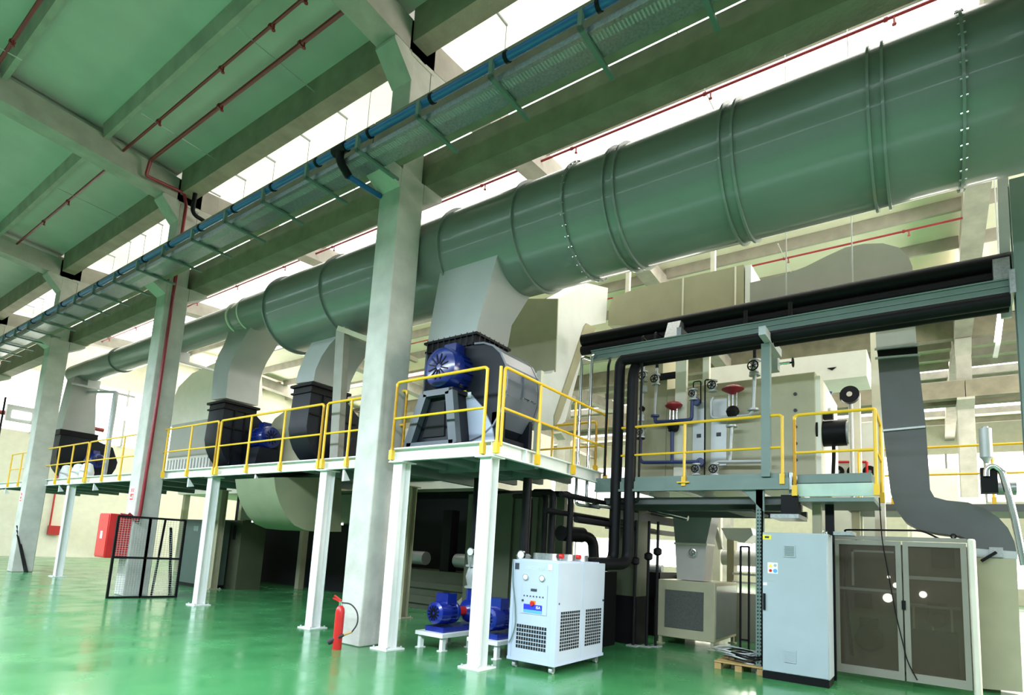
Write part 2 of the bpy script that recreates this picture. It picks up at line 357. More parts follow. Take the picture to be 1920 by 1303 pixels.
# ---- hanger bars with wires in the gap above the girder
for k, (px, py) in enumerate(((660, 25), (945, 40), (830, 105), (690, 165), (645, 218), (575, 260), (510, 300), (455, 335), (407, 365), (300, 420), (268, 440), (240, 452), (210, 480), (78, 560), (60, 575))[1:]):
    p = W(2, 11.15, px, py)
    if not 6.7 < p.x < 9.5: continue
    nth += 1; t = tag(thing('wire_hanger', '', 'hanger', p), f'small dark roof bar with hanging wire above the crane girder, {ORD[nth]} from the right', 'hanger', 'wire hangers above the crane girder')
    MB().bar(p + Vector((-.35, 0, 0)), p + Vector((.1, 0, 0)), .035).build('bar', 'steelgrey', t)
    MB().cyl(p + Vector((.08, 0, 0)), (p.x + .08, p.y, 8.9), .007, 5).build('wire', 'steelgrey', t)
t = thing('drain_pipe', 'black bent drain pipe at the head of the second concrete column', 'pipe', (6.9, 15.9, 9))
MB().tube([W(1, 15.9, 367, 357), W(1, 15.9, 361, 395), W(1, 15.9, 366, 404), W(1, 15.9, 385, 416)], .055, 12, .12).build('pipe_run', 'blackmetal', t)
MB().cyl(W(1, 15.9, 367, 357), W(1, 15.9, 367.3, 354), .085, 12).build('collar', 'blackmetal', t)
# ------------------------------------------------------------------ main round duct
DX, DZ, DR = 7.75, 7.05, .905
t = thing('main_duct', 'huge round grey-green ventilation duct running the length of the hall', 'duct', (DX, 4, DZ))
MB().cyl((DX, -7, DZ), (DX, 12.55, DZ), DR, 72, caps=False).build('shell', 'duct', t)
MB().ring((DX, 12.56, DZ), (0, 1, 0), .38, DR, .03, 72).build('end_plate', 'ductlight', t)
def flange(y, bolts=False):
    o = MB().ring((DX, y, DZ), (0, 1, 0), DR, DR + .045, .03, 72).build('flange_ring', 'duct', t)
    if bolts:
        b = MB()
        for k in range(36):
            a = 2 * math.pi * k / 36; c = Vector((DX + (DR + .028) * math.cos(a), y, DZ + (DR + .028) * math.sin(a)))
            b.cyl(c + Vector((0, -.035, 0)), c + Vector((0, .035, 0)), .011, 6)
        b.build('bolt_row', 'chrome', o)['kind'] = 'stuff'
for y in (.28, .42, 1.9, 2.06, 3.55, 3.72, 5.35, 6.96, 10.37, 12.5, -3.2): flange(y)
for y in (-.43, 4.4): flange(y, True)
# narrow end of the line
t = thing('branch_duct', 'slimmer round duct continuing from the big duct towards the far end', 'duct', (DX, 20, 7.45))
MB().cyl((DX, 12.55, 7.5), (DX, 14.6, 7.5), .46, 40, caps=False).cyl((DX, 14.6, 7.5), (DX, 15.2, 7.5), .46, 40, r2=.40, caps=False).cyl((DX, 15.2, 7.5), (DX, 27.2, 7.5), .40, 40).build('shell', 'duct', t)
for y in (14.6, 15.2, 19.2, 23): MB().ring((DX, y, 7.5), (0, 1, 0), .38, .47 if y < 15 else .44, .05, 40).build('flange_ring', 'cream' if y < 16 else 'duct', t)
for y in (18.6, 25.6):
    b = MB().box(DX - .1, DX + .3, y, y + .05, 6.85, 7.15).bar((DX - .6, y, 6.83), (DX + 1.5, y, 6.83), .07).build('hanger_bracket', 'steelgrey', t)
# ------------------------------------------------------------------ platforms
def hpost(x, y, z1, label, w=.2, m='white', group=None, shadow=None):
    t = thing('platform_post', label, 'post', (x + w / 2, y + w / 2, 0), group)
    f = .018
    MB().box(x, x + f, y, y + w, .02, z1).build('front_flange', m, t)
    MB().box(x + w - f, x + w, y, y + w, .02, z1).build('rear_flange', m, t)
    MB().box(x + f, x + w - f, y + w / 2 - .008, y + w / 2 + .008, .02, z1).build('web', m, t)
    MB().box(x - .09, x + w + .09, y - .09, y + w + .09, 0, .022).build('base_plate', m, t)
    MB().box(x - .06, x + w + .06, y - .06, y + w + .06, z1 - .02, z1).build('cap_plate', m, t)
    for a in (-.05, w + .05):
        for b in (-.05, w + .05): MB().cyl((x + a, y + b, .02), (x + a, y + b, .05), .016, 6).build('anchor_bolt', 'steelgrey', t)
    return t
ZB, ZD = 2.98, 3.2
hpost(6.42, 5.12, ZB, 'white steel post at the near corner of the front platform')
hpost(6.42, 6.95, ZB, 'white steel post hard against the nearest concrete column')
hpost(6.78, 9.4, ZB, 'white steel post left of the red fire extinguisher')
hpost(6.78, 13.72, ZB, 'white steel post right of the black mesh barrier')
hpost(6.78, 22.9, ZB, 'white steel post between the two left concrete columns')
hpost(6.78, 31.5, ZB, 'white steel post at the far left edge of the platform')
hpost(10.0, 25.5, ZB, 'olive inner post in front of the far red box', m='beige')
hpost(9.3, 9.7, ZB, 'dim inner steel post under the long platform behind the duct elbow', m='beige')
hpost(9.0, 17.5, ZB, 'dim inner steel post beside the green-lit enclosure', m='beige')
def channel(t, a, b, side, m='white'):
    """C section edge beam from a to b (same x or same y); side = outward unit vector"""
    a = Vector(a); b = Vector(b); n = Vector(side); z0, z1 = ZB, ZD
    def slab(d0, d1, h0, h1, nm):
        p = [a + n * d0, b + n * d0, b + n * d1, a + n * d1]
        MB().prism([(q.x, q.y, h0) for q in p], (0, 0, h1 - h0)).build(nm, m, t)
    slab(-.02, 0, z0, z1, 'web'); slab(-.02, .075, z0, z0 + .022, 'lower_flange'); slab(-.02, .075, z1 - .02, z1, 'upper_flange')
t = thing('front_platform', 'white steel platform corner carrying the nearest fan', 'platform', (7.9, 6.1, ZB))
channel(t, (6.46, 5.06, 0), (6.46, 7.22, 0), (-1, 0, 0)); channel(t, (6.40, 5.1, 0), (9.8, 5.1, 0), (0, -1, 0))
MB().box(6.48, 9.8, 5.12, 7.22, 3.15, 3.19).build('deck_plate', 'steelgreen', t)
for y in (5.75, 6.4, 7.05): MB().box(6.5, 9.7, y - .05, y + .05, 2.99, 3.15).build('joist', 'steelgreen', t)
for x in (7.6, 8.7): MB().box(x - .06, x + .06, 5.12, 7.2, 2.96, 3.14).build('joist', 'steelgreen', t)
for x in (7.15, 8.55): MB().box(x, x + .02, 5.02, 5.08, 3.0, 3.18).build('stiffener', 'white', t)
t = thing('long_platform', 'long white-edged steel platform under the row of rear fans', 'platform', (8.3, 19, ZB))
channel(t, (6.83, 7.24, 0), (6.83, 33, 0), (-1, 0, 0))
MB().box(6.85, 9.8, 7.24, 33, 3.15, 3.19).build('deck_plate', 'steelgreen', t)
for k in range(12): MB().box(6.85, 9.7, 8.1 + 2.1 * k, 8.22 + 2.1 * k, 2.98, 3.15).build('joist', 'steelgreen', t)
for k in range(8):
    y = 8.9 + 3.0 * k; MB().prism([(6.8, y, 2.98), (6.95, y, 2.78), (6.8, y, 2.75)], (0, .05, 0)).build('gusset', 'white', t)
# railings
def railing(label, pts, posts, zb=3.02, zt=4.3, out=(-1, 0, 0), r=.024, base=True, ends=True):
    """pts: list of plan points of the top rail; posts: plan points"""
    t = thing('railing', label, 'railing', (posts[0][0], posts[0][1], zb))
    path = [(p[0], p[1], zt) for p in pts]
    if ends: path = [(pts[0][0], pts[0][1], zb + .1)] + path + [(pts[-1][0], pts[-1][1], zb + .1)]
    MB().tube(path, r, 10, .07).build('top_rail', 'yellow', t)
    MB().tube([(p[0], p[1], zb + (zt - zb) * .52) for p in pts], r * .85, 8).build('mid_rail', 'yellow', t)
    for p in posts:
        MB().cyl((p[0], p[1], zb), (p[0], p[1], zt - .02), r, 10).build('post', 'yellow', t)
        if base: MB().box(p[0] - .035, p[0] + .035, p[1] - .035, p[1] + .035, zb - .02, zb + .14).build('foot_plate', 'yellow', t)
    return t
xr = 6.36
railing('yellow railing on the front edge of the near platform before the blue motor', [(xr, 7.15), (xr, 5.24)], [(xr, 7.15), (xr, 5.24)])
px_ = [W(1, 5.0, x, y).x for x, y in ((930, 850), (1007, 870), (1074, 890))]
railing('yellow railing on the side edge of the near platform beside the fan scroll', [(6.47, 5.0), (9.75, 5.0)], [(px_[0], 5.0), (px_[1], 5.0), (px_[2], 5.0), (9.75, 5.0)], out=(0, -1, 0))
names = ['left of the nearest column', 'in front of the two dark rear fans', 'left of the second dark fan', 'right of the third column', 'beyond the third column', 'at the far left end']
for k, nm in enumerate(names):
    ya = 9.55 + 3.98 * (k - 1) + .06; yb_ = ya + 3.86
    if k == 0: ya = 7.3
    n = 3; xs_ = 6.72
    railing('yellow platform railing ' + nm, [(xs_, ya), (xs_, yb_)], [(xs_, ya + (yb_ - ya) * i / n) for i in range(n + 1)], zt=4.28)
# ------------------------------------------------------------------ fans on the platforms
def motor(t, c, ax, r, length, m='blue', nm='motor'):
    """electric motor; c = end cover centre, ax = direction of the shaft"""
    c = Vector(c); a = Vector(ax).normalized()
    o = MB().lathe(c, a, [(0, r * .72), (.03, r * .93), (.10, r), (.24, r), (.245, r * .9), (length - .06, r * .9), (length - .05, r * .98), (length, r * .98), (length, r * .35), (length + .12, r * .2)], 28).build(nm, m, t)
    s = MB()
    for k in range(20):
        an = 2 * math.pi * k / 20; u = a.orthogonal().normalized(); w = a.cross(u); d = math.cos(an) * u + math.sin(an) * w
        p = c + d * r * .92; s.bar(p + a * .27, p + a * (length - .08), .012, .05, up=d)
    s.build('cooling_fins', m, o)
    g = MB()
    for k in range(12):
        an = 2 * math.pi * k / 12; u = a.orthogonal().normalized(); w = a.cross(u); d = math.cos(an) * u + math.sin(an) * w
        g.bar(c + d * r * .15 - a * .008, c + d * r * .62 - a * .008, .02, .01, up=a)
    g.build('vent_slots', 'blackmetal', o)
    up = Vector((0, 0, 1)); b = c + a * (length * .62) + up * r * .95
    MB().box(b.x - .11, b.x + .11, b.y - .13, b.y + .13, b.z - .04, b.z + .13).build('terminal_box', m, o)
    return o
# nearest fan, shaft across the platform
t = thing('centrifugal_fan', 'nearest dark centrifugal fan with blue motor on the front platform', 'fan', (7.4, 6.2, ZD))
sc = [(6.06, 5.0), (5.86, 4.98), (5.66, 4.9), (5.5, 4.76), (5.38, 4.55), (5.33, 4.3), (5.34, 4.05), (5.42, 3.8), (5.56, 3.58), (5.78, 3.42), (6.05, 3.34), (6.4, 3.34), (6.75, 3.44), (7.0, 3.66), (7.12, 3.95), (7.16, 4.3), (7.16, 5.0)]
MB().prism([(7.0, y, z) for y, z in sc], (.86, 0, 0)).build('scroll_casing', 'anth', t, bevel=.01)
for x in (6.99, 7.86):
    rim = MB()
    for i in range(len(sc) - 1):
        a, b = sc[i], sc[i + 1]; rim.bar((x, a[0], a[1]), (x, b[0], b[1]), .03, .05, up=(1, 0, 0))
    rim.build('rim_flange', 'fanlit', t)
rb = MB()
for i in range(1, 9):
    a, b = sc[i], sc[i + 1]
    rb.prism([(7.03, a[0] - .006, a[1] + .006), (7.83, a[0] - .006, a[1] + .006), (7.83, b[0] - .006, b[1] + .004), (7.03, b[0] - .006, b[1] + .004)], (0, .004, .002))
rb.build('lit_rim_sheet', 'fanlit', t)
MB().box(7.38, 7.72, 5.30, 5.34, 4.1, 4.45).build('access_hatch', 'fanlit', t)
for z, y in ((4.08, 5.33), (4.47, 5.33)):
    for x in (7.36, 7.55, 7.74): MB().cyl((x, y - .05, z), (x, y, z), .014, 8).build('hatch_bolt', 'chrome', t)
MB().box(7.0, 7.86, 5.5, 7.1, 3.22, 3.42).box(7.0, 7.1, 5.42, 5.62, 3.22, 3.8).box(7.76, 7.86, 5.42, 5.62, 3.22, 3.8).build('base_frame', 'anth', t)
MB().box(6.97, 7.89, 6.03, 7.2, 5.0, 5.04).box(6.99, 7.87, 6.06, 7.17, 5.04, 5.16).box(6.95, 7.91, 6.01, 7.22, 5.16, 5.2).build('outlet_flange', 'blackmetal', t)
bb = MB()
for k in range(9): bb.cyl((6.96, 6.1 + .13 * k, 4.98), (6.96, 6.1 + .13 * k, 5.22), .008, 6)
for k in range(7): bb.cyl((7.05 + .13 * k, 6.02, 4.98), (7.05 + .13 * k, 6.02, 5.22), .008, 6)
bb.build('flange_bolts', 'anth', t)['kind'] = 'stuff'
for z in (4.75,): MB().box(7.4, 7.46, 6.0, 6.06, 4.3, 5.0).box(7.80, 7.86, 6.02, 6.06, 4.7, 5.0).build('outlet_rib', 'anth', t)
motor(t, (6.52, 6.40, 4.52), (1, 0, 0), .35, .56)
MB().box(6.58, 6.98, 6.12, 6.70, 4.10, 4.17).build('motor_plate', 'anth', t)
def quad(*pp): return [Vector(p) for p in pp]
A, B, C_, D = (6.6, 7.02, 3.24), (6.6, 6.0, 3.24), (6.6, 6.16, 4.10), (6.6, 6.72, 4.10)
ped = MB()
for p, q, w in ((A, B, .12), (B, C_, .16), (C_, D, .10), (D, A, .16)): ped.bar(p, q, .12, w, up=(0, 0, 1) if p[2] == q[2] else (0, 1, 0))
ped.build('pedestal_frame', mat('slate_grey_paint', (.045, .06, .07), .4), t)
MB().prism([(6.68, A[1], A[2]), (6.68, B[1], B[2]), (6.68, C_[1], C_[2]), (6.68, D[1], D[2])], (.28, 0, 0)).build('pedestal_core', 'anth', t)
MB().prism([(6.655, 6.78, 3.4), (6.655, 6.3, 3.4), (6.655, 6.34, 3.98), (6.655, 6.6, 3.98)], (.02, 0, 0)).build('pedestal_opening', 'darkgap', t)
pn = [W(0, 6.97, x, y) for x, y in ((852, 727), (880, 736), (906, 765), (922, 800), (930, 848), (905, 845), (880, 835), (866, 800))]
MB().prism(pn, (.03, 0, 0)).build('lit_side_patch', 'chillerframe', t)  # pale patch paints daylight on the lower face of the scroll
q = W(0, 6.95, 866, 738); MB().box(6.955, 6.965, q.y - .08, q.y + .05, q.z - .08, q.z + .05).build('warning_label', 'signyellow', t)
MB().box(6.955, 6.965, q.y - .19, q.y - .09, q.z - .09, q.z + .01).build('rating_label', 'paper', t)
MB().box(6.5, 7.9, 5.5, 7.1, 3.195, 3.225).build('skid', 'anth', t)
# transition up to the big duct
t = thing('fan_outlet_duct', 'square-to-round sheet metal transition from the nearest fan into the big duct', 'duct', (7.4, 6.6, 5.2))
lo = [(6.99, 6.06, 5.21), (7.87, 6.06, 5.21), (7.87, 7.17, 5.21), (6.99, 7.17, 5.21)]
mi = [(6.99, 5.96, 5.62), (7.85, 5.98, 5.62), (7.85, 7.12, 5.62), (6.99, 7.12, 5.62)]
hi = [(7.05, 5.62, 6.95), (8.2, 5.62, 6.6), (8.2, 7.0, 6.6), (7.05, 7.0, 6.95)]
def loft(rings):
    m = MB(); n = len(rings[0]); vs = [v for r in rings for v in r]
    m.add(vs, [(k * n + i, k * n + (i + 1) % n, (k + 1) * n + (i + 1) % n, (k + 1) * n + i) for k in range(len(rings) - 1) for i in range(n)] + [list(range(n))[::-1], list(range((len(rings) - 1) * n, len(rings) * n))])
    return m
loft([lo, mi, hi]).build('transition', 'ductlight', t)
# rear fans, shafts along the hall
def rear_fan(x0, x1, y0, y1, label, dlabel, pl, pr, z=5.18, mot=True):
    t = thing('centrifugal_fan', label, 'fan', ((x0 + x1) / 2, (y0 + y1) / 2, ZD))
    cx, cz, R0 = x0 + .95, 4.26, .98; p = [(x0, z - .22)]
    for k in range(15):
        a = math.radians(172 + 14.2 * k * 1.0); p.append((cx + (R0 + .004 * k) * math.cos(a), cz + R0 * math.sin(a)))
    p += [(x1 + .35, 4.7), (x1, z - .22)]
    MB().prism([(x, y0, zz) for x, zz in p], (0, y1 - y0, 0)).build('scroll_casing', 'anth', t)
    MB().box(x0 - .04, x1 + .04, y0 - .04, y1 + .04, z - .22, z - .18).box(x0, x1, y0, y1, z - .18, z - .06).box(x0 - .06, x1 + .06, y0 - .06, y1 + .06, z - .06, z).build('outlet_flange', 'blackmetal', t)
    for f in (.33, .66):
        xx = x0 + (x1 - x0) * f; MB().box(xx - .02, xx + .02, y0 - .04, y0, 3.5, z - .22).build('stiffener', 'blackmetal', t)
    MB().box(x0 + .02, x1 + .3, y0 - .035, y0, 4.45, 4.49).build('stiffener', 'blackmetal', t)
    MB().box(x0 + .1, x1 + .4, y0 - .8, y1, ZD, ZD + .14).build('base_frame', 'anth', t)
    MB().prism([(cx - .4, y0 - .75, 3.34), (cx + .4, y0 - .75, 3.34), (cx + .28, y0 - .75, 4.0), (cx - .28, y0 - .75, 4.0)], (0, .55, 0)).build('pedestal', 'anth', t)
    if mot: motor(t, (cx, y0 - .8, 4.3), (0, 1, 0), .31, .62)
    d = thing('fan_outlet_duct', dlabel, 'duct', ((x0 + x1) / 2, (y0 + y1) / 2, z))
    poly = [W(0, x0, *q) for q in pl] + [W(0, x0, *q) for q in pr][::-1]
    MB().prism(poly, (x1 - x0, 0, 0)).build('bent_duct', 'ductlight', d)
    return t
rear_fan(7.6, 8.5, 15.2, 16.0, 'dark fan farther left, with ribbed side and rubber collar, beside the second column', 'leaning rectangular duct from the left dark fan into the slim round duct',
    [(396, 749), (400, 700), (404, 680), (410, 664), (419, 648), (428, 625), (425, 595)], [(424, 746), (428, 700), (433, 680), (442, 660), (455, 638), (480, 595), (490, 585)])
rear_fan(7.6, 8.6, 11.4, 12.1, 'dark fan behind the brown support frame, next to the nearest column', 'curved sheet metal elbow from the right rear fan into the big duct',
    [(554, 719), (559, 698), (572, 665), (590, 632), (610, 610), (635, 590)], [(588, 714), (592, 692), (603, 668), (618, 646), (638, 625), (657, 606)], mot=False)
t = thing('gallows_frame', 'brown-grey steel gallows frame in front of the right rear fan', 'frame', (7.1, 9.7, ZD))
gx = 7.05
MB().prism([W(0, gx, 630, 618), W(0, gx, 646, 612), W(0, gx, 632, 866), W(0, gx, 617, 868)], (.14, 0, 0)).build('upright', mat('brown_grey_steel', (.22, .21, .17), .5), t)
MB().bar(W(0, gx + .05, 636, 616), W(0, gx + .05, 700, 640), .1).bar(W(0, gx + .1, 640, 618), (9.2, W(0, gx, 640, 618).y, W(0, gx, 640, 618).z), .1).build('crossbar', M['beige'], t)
# far left fan with its drop duct
t = thing('centrifugal_fan', 'farthest dark fan on the platform, right of the third column', 'fan', (8, 27, ZD))
cx, cy, cz = 8.15, 26.0, 4.2
p = [(cx - .95 + 0, 4.95)] + [(cx + .98 * math.cos(math.radians(180 + 15 * k)), cz + .95 * math.sin(math.radians(180 + 15 * k))) for k in range(13)] + [(cx + .75, 4.75), (cx + .1, 4.95)]
MB().prism([(x, cy, z) for x, z in p], (0, .8, 0)).build('scroll_casing', 'anth', t)
MB().box(cx - 1.0, cx + .2, cy - .04, cy + .84, 4.95, 5.15).build('outlet_flange', 'blackmetal', t)
MB().box(cx - .8, cx + .9, cy, cy + .8, ZD, ZD + .12).build('base_frame', 'anth', t)
motor(t, (cx + .1, cy - .7, 4.1), (0, 1, 0), .28, .6)
t = thing('drop_duct', 'pale elbow duct dropping from the slim round duct to the farthest fan', 'duct', (7.75, 26.6, 5.2))
loft([[(cx - .95, cy, 5.15), (cx + .1, cy, 5.15), (cx + .1, cy + .8, 5.15), (cx - .95, cy + .8, 5.15)], [(7.3, cy, 6.6), (8.1, cy, 6.6), (8.1, cy + .8, 6.6), (7.3, cy + .8, 6.6)], [(7.35, cy, 7.2), (8.15, cy, 7.2), (8.15, cy + .8, 7.2), (7.35, cy + .8, 7.2)]]).build('drop', 'ductlight', t)
t = thing('grey_standpipe', 'slim grey vertical pipe with top bracket behind the yellow railing at left', 'pipe', (8.6, 20.5, ZD))
a = W(0, 8.0, 218, 735); b = W(0, 8.0, 191, 892)
MB().cyl(a, (a.x, a.y, ZD), .085, 14).build('pipe_run', 'steelgrey', t)
MB().bar(a, a + Vector((-.2, 2.6, .25)), .08).build('arm', 'steelgrey', t)
for k, (px, py) in enumerate(((125, 885), (146, 890), (163, 885))):
    q = W(0, 7.35, px, py); MB().lathe((q.x, q.y, 3.195), (0, 0, 1), [(0, .15), (.04, .2), (.3, .21), (.55, .14), (.6, .06)], 14).build('tmp', 'whitebag')
    o = bpy.data.objects['tmp']; o.name = 'white_sack'; tag(o, ['white sack left of the others by the farthest fan', 'white sack between two others by the farthest fan', 'white sack right of the others by the farthest fan'][k], 'sack', 'white sacks on the platform')
# ------------------------------------------------------------------ beige oven ducts behind
t = thing('riser_duct', 'rectangular duct with shade and light painted as olive and white, rising behind the nearest fan', 'duct', (9.6, 6.5, 4))
Yd = 6.15
pa = [W(1, Yd, x, y) for x, y in ((1046, 560), (1098, 530), (1140, 540), (1136, 605), (1098, 612), (1100, 640), (1060, 790), (1040, 805), (1015, 790), (1006, 702), (1034, 700), (1041, 692))]
MB().prism(pa, (0, .5, 0)).build('lit_white_side', 'white', t)  # brightly lit side of the duct put into the colour as white
fa = [W(0, pa[0].x, x, y) for x, y in ((1046, 560), (1041, 696), (1030, 702), (905, 700), (880, 560))]
MB().prism([(pa[0].x, f.y, f.z) for f in fa], (.03, 0, 0)).build('front_sheet', 'beige', t)
st = [W(1, Yd - .03, x, y) for x, y in ((1096, 612), (1100, 606), (1118, 616), (1100, 640), (1050, 785), (1040, 803), (1040, 780))]
MB().prism(st, (0, .03, 0)).build('edge_strip', 'beige', t)
MB().box(8.9, 9.0, 6.0, 6.1, ZD, 5.1).build('duct_leg', 'cream', t)
t = thing('curved_oven_duct', 'beige curved duct behind the left dark fan', 'duct', (9.5, 16, 3.2))
pa = [W(0, 9.75, x, y) for x, y in ((318, 800), (320, 760), (335, 725), (360, 700), (400, 682), (430, 670), (430, 800))]
MB().prism(pa, (1.2, 0, 0)).build('elbow', 'cream', t)
MB().box(9.7, 10.9, 14.5, 19.5, 3.2, 4.7).build('lower_box', 'cream', t)
t = thing('louvred_unit', 'low grey louvred unit on the platform left of the left dark fan', 'machine', (8.3, 17.2, ZD))
q0, q1 = W(0, 8.0, 313, 870), W(0, 8.0, 392, 870)
MB().box(8.0, 9.0, q1.y, q0.y, ZD, 3.85).build('body', 'cream', t)
MB().box(8.0, 9.0, q1.y, q0.y, 3.85, 4.9).build('glazed_top', 'paleframe', t)
for k in range(14):
    y = q1.y + .1 + (q0.y - q1.y - .2) * k / 13; MB().box(7.97, 8.0, y - .02, y + .02, 3.25, 3.78).build('louvre', 'steelgrey', t)
t = thing('cross_floor_duct', 'beige duct bending down through the platform between the rear fans, green-lit below', 'duct', (8.6, 11, 2))
Ye = 10.9
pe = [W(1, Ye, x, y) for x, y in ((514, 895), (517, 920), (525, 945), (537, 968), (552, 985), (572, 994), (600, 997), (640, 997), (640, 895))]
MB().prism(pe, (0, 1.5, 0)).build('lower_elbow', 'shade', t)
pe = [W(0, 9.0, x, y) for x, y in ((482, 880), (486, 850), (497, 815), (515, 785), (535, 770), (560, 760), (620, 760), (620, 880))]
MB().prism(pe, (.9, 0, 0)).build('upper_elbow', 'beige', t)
# horizontal beige duct over the ovens
t = thing('oven_header_duct', 'long beige rectangular header duct above the black pipes', 'duct', (12.4, 4.6, 7.2))
pb = [W(0, 12, x, y) for x, y in ((1140, 610), (1142, 575), (1150, 556), (1204, 538), (1395, 496), (1395, 610))]
b0 = MB().prism([(12, v.y, v.z) for v in pb], (.9, 0, 0)).build('duct_body', 'beige', t)
for px in (1279, 1378):
    a, b = W(0, 11.98, px, 610), W(0, 11.98, px, 522 if px < 1300 else 500); MB().box(11.97, 12.0, a.y - .015, a.y + .015, a.z, b.z).build('seam', 'cream', t)
for px in (1180, 1340):
    a = W(0, 12.4, px, 520); MB().box(12.4, 12.5, a.y, a.y + .1, 7.5, 11.76).build('hanger_post', 'cream', t)
a = W(0, 12, 1397, 498); MB().box(12, 12.9, a.y - .12, a.y, a.z - 1, a.z).build('end_flange', 'white', t)
# grey process duct at the right
t = thing('process_duct', 'grey-brown duct that arches over and drops down at the right', 'duct', (11.3, .4, 2.9))
XG = 11.0
def pg(*q): return [W(0, XG, *v) for v in q]
MB().prism(pg((1406, 605), (1406, 530), (1470, 515), (1510, 500), (1550, 480), (1585, 464), (1620, 457), (1655, 456), (1685, 464), (1703, 480), (1711, 500), (1713, 560), (1719, 648), (1643, 654), (1641, 596)), (.6, 0, 0)).build('arched_duct', 'ductmid', t)
MB().prism(pg((1645, 657), (1720, 650), (1721, 664), (1646, 671)), (.58, 0, 0)).build('flexible_collar', 'blackmetal', t)
for a, b in (((1640, 655), (1724, 646)), ((1641, 672), (1725, 665)), ((1650, 808), (1735, 800))): MB().bar(W(0, XG - .02, *a), W(0, XG - .02, *b), .05, .03).build('flange_ring', 'steelgrey', t)
MB().prism(pg((1646, 672), (1721, 665), (1736, 800), (1744, 918), (1752, 932), (1775, 938), (1815, 942), (1848, 954), (1872, 970), (1890, 990), (1902, 1015), (1906, 1034), (1826, 1028), (1818, 1012), (1800, 1005), (1760, 1000), (1725, 993), (1698, 978), (1680, 955), (1670, 925), (1655, 800)), (.6, 0, 0)).build('s_bend', 'ductdark', t)
MB().prism(pg((1828, 1028), (1908, 1034), (1908, 1048), (1828, 1044)), (.62, 0, 0)).build('damper_frame', 'steelgrey', t)
MB().prism(pg((1830, 1045), (1906, 1048), (1918, 1298), (1832, 1290)), (.6, 0, 0)).build('floor_duct', 'beige', t)
a = W(0, XG - .06, 1868, 1035); MB().box(XG - .05, XG, a.y - .08, a.y + .08, a.z - .07, a.z + .07).build('damper_plate', 'galv', t)
MB().bar(a, W(0, XG - .08, 1840, 1052), .04).build('damper_handle', 'blackmetal', t)
# ------------------------------------------------------------------ oven catwalk at the right
XW = 9.5
t = thing('oven_catwalk', 'grey-green steel catwalk in front of the beige oven', 'platform', (10.3, 3.3, 2.8))
MB().box(XW, XW + .05, 1.74, 5.05, 2.98, 3.06).box(XW - .03, XW + .02, 1.74, 5.05, 2.84, 2.98).box(XW - .06, XW + .05, 1.74, 5.05, 2.80, 2.84).build('edge_beam', 'steelgreen', t)
MB().box(XW, XW + 1.6, 1.70, 1.75, 2.80, 3.06).build('end_beam', 'galv', t)
MB().box(XW + .05, 11.0, 1.75, 5.05, 3.0, 3.04).build('deck_plate', 'steelgreen', t)
for y in (2.6, 3.5, 4.4): MB().box(XW + .05, 11.4, y - .05, y + .05, 2.84, 3.0).build('joist', 'galv', t)
t = thing('step_platform', 'small grey-green end platform below the black blower', 'platform', (10, 1.15, 2.6))
MB().box(XW + .1, XW + 1.6, .66, 1.64, 2.90, 3.04).build('deck_box', 'steelgreen', t, bevel=.01)
MB().box(XW + .08, XW + .12, .64, 1.66, 2.70, 2.89).build('face_plate', mat('pale_green_plate', (.42, .55, .47), .4), t)
MB().box(XW + .08, XW + 1.6, .64, 1.66, 2.62, 2.68).build('lower_tray', 'steelgreen', t)
rl = 'yellow railing along the oven catwalk before the valve pipework'
t = railing(rl, [(XW - .02, 4.62), (XW - .02, 1.83)], [(XW - .02, W(0, XW, 1283, 900).y), (XW - .02, 1.83)], zb=2.9, zt=3.97)
MB().box(XW - .08, XW + .1, W(0, XW, 1283, 900).y - .1, W(0, XW, 1283, 900).y + .1, 2.93, 2.95).build('foot_plate', 'yellow', t)
railing('yellow corner railing around the black blower at the end platform', [(XW, 1.66), (XW, .60), (XW + 1.1, .60)], [(XW, 1.66), (XW, .60), (XW + 1.1, .60)], zb=2.72, zt=3.95)
railing('orange-yellow railing in the background at far right beside the grey muffler', [(14, 1.2), (14, -3.5)], [(14, -1.0), (14, .6)], zb=3.0, zt=4.15, base=True)
t = thing('background_walkway', 'grey steel walkway in the background behind the grey process duct', 'platform', (14.5, -1, 2.9))
MB().box(13.9, 15.5, -4, 1.4, 2.86, 3.0).build('deck_plate', 'ductdark', t)
for y in (-3.5, 1.2): MB().box(14.0, 14.15, y, y + .15, 0, 2.86).build('leg', 'beige', t)
# uprights and pipe rack
t = thing('rack_upright', 'grey-green steel upright with slanted top arm on the oven catwalk', 'post', (XW, 2.06, 3.04))
MB().box(XW - .06, XW + .06, 2.0, 2.13, 3.0, 5.16).build('shaft', 'steelgreen', t)
MB().box(XW - .45, XW + .75, 1.98, 2.08, 5.16, 5.30).build('top_arm', 'steelgrey', t)
t = thing('rack_column', 'grey-green steel column at the right edge of the view', 'post', (XW, -1.1, 0))
MB().box(XW - .1, XW - .08, -1.22, -1.0, 0, 6.9).build('flange', 'steelgreen', t); MB().box(XW + .08, XW + .1, -1.22, -1.0, 0, 6.9).build('flange', 'steelgreen', t)
MB().box(XW - .08, XW + .08, -1.12, -1.10, 0, 6.9).build('web', 'steelgreen', t)
MB().box(XW - .15, XW + .75, -1.0, -.94, 5.3, 5.62).build('arm', 'galv', t)
MB().bar((XW + .5, -.95, 5.2), (XW + .5, -1.0, 7.4), .12, .06).build('brace', 'steelgrey', t)
MB().box(XW + .3, XW + .6, -1.0, -.82, 5.62, 6.0).build('bracket_box', 'galv', t)
t = thing('rack_beam', 'long grey-green channel carrying the lower black pipes', 'beam', (XW, 2.2, 5.4))
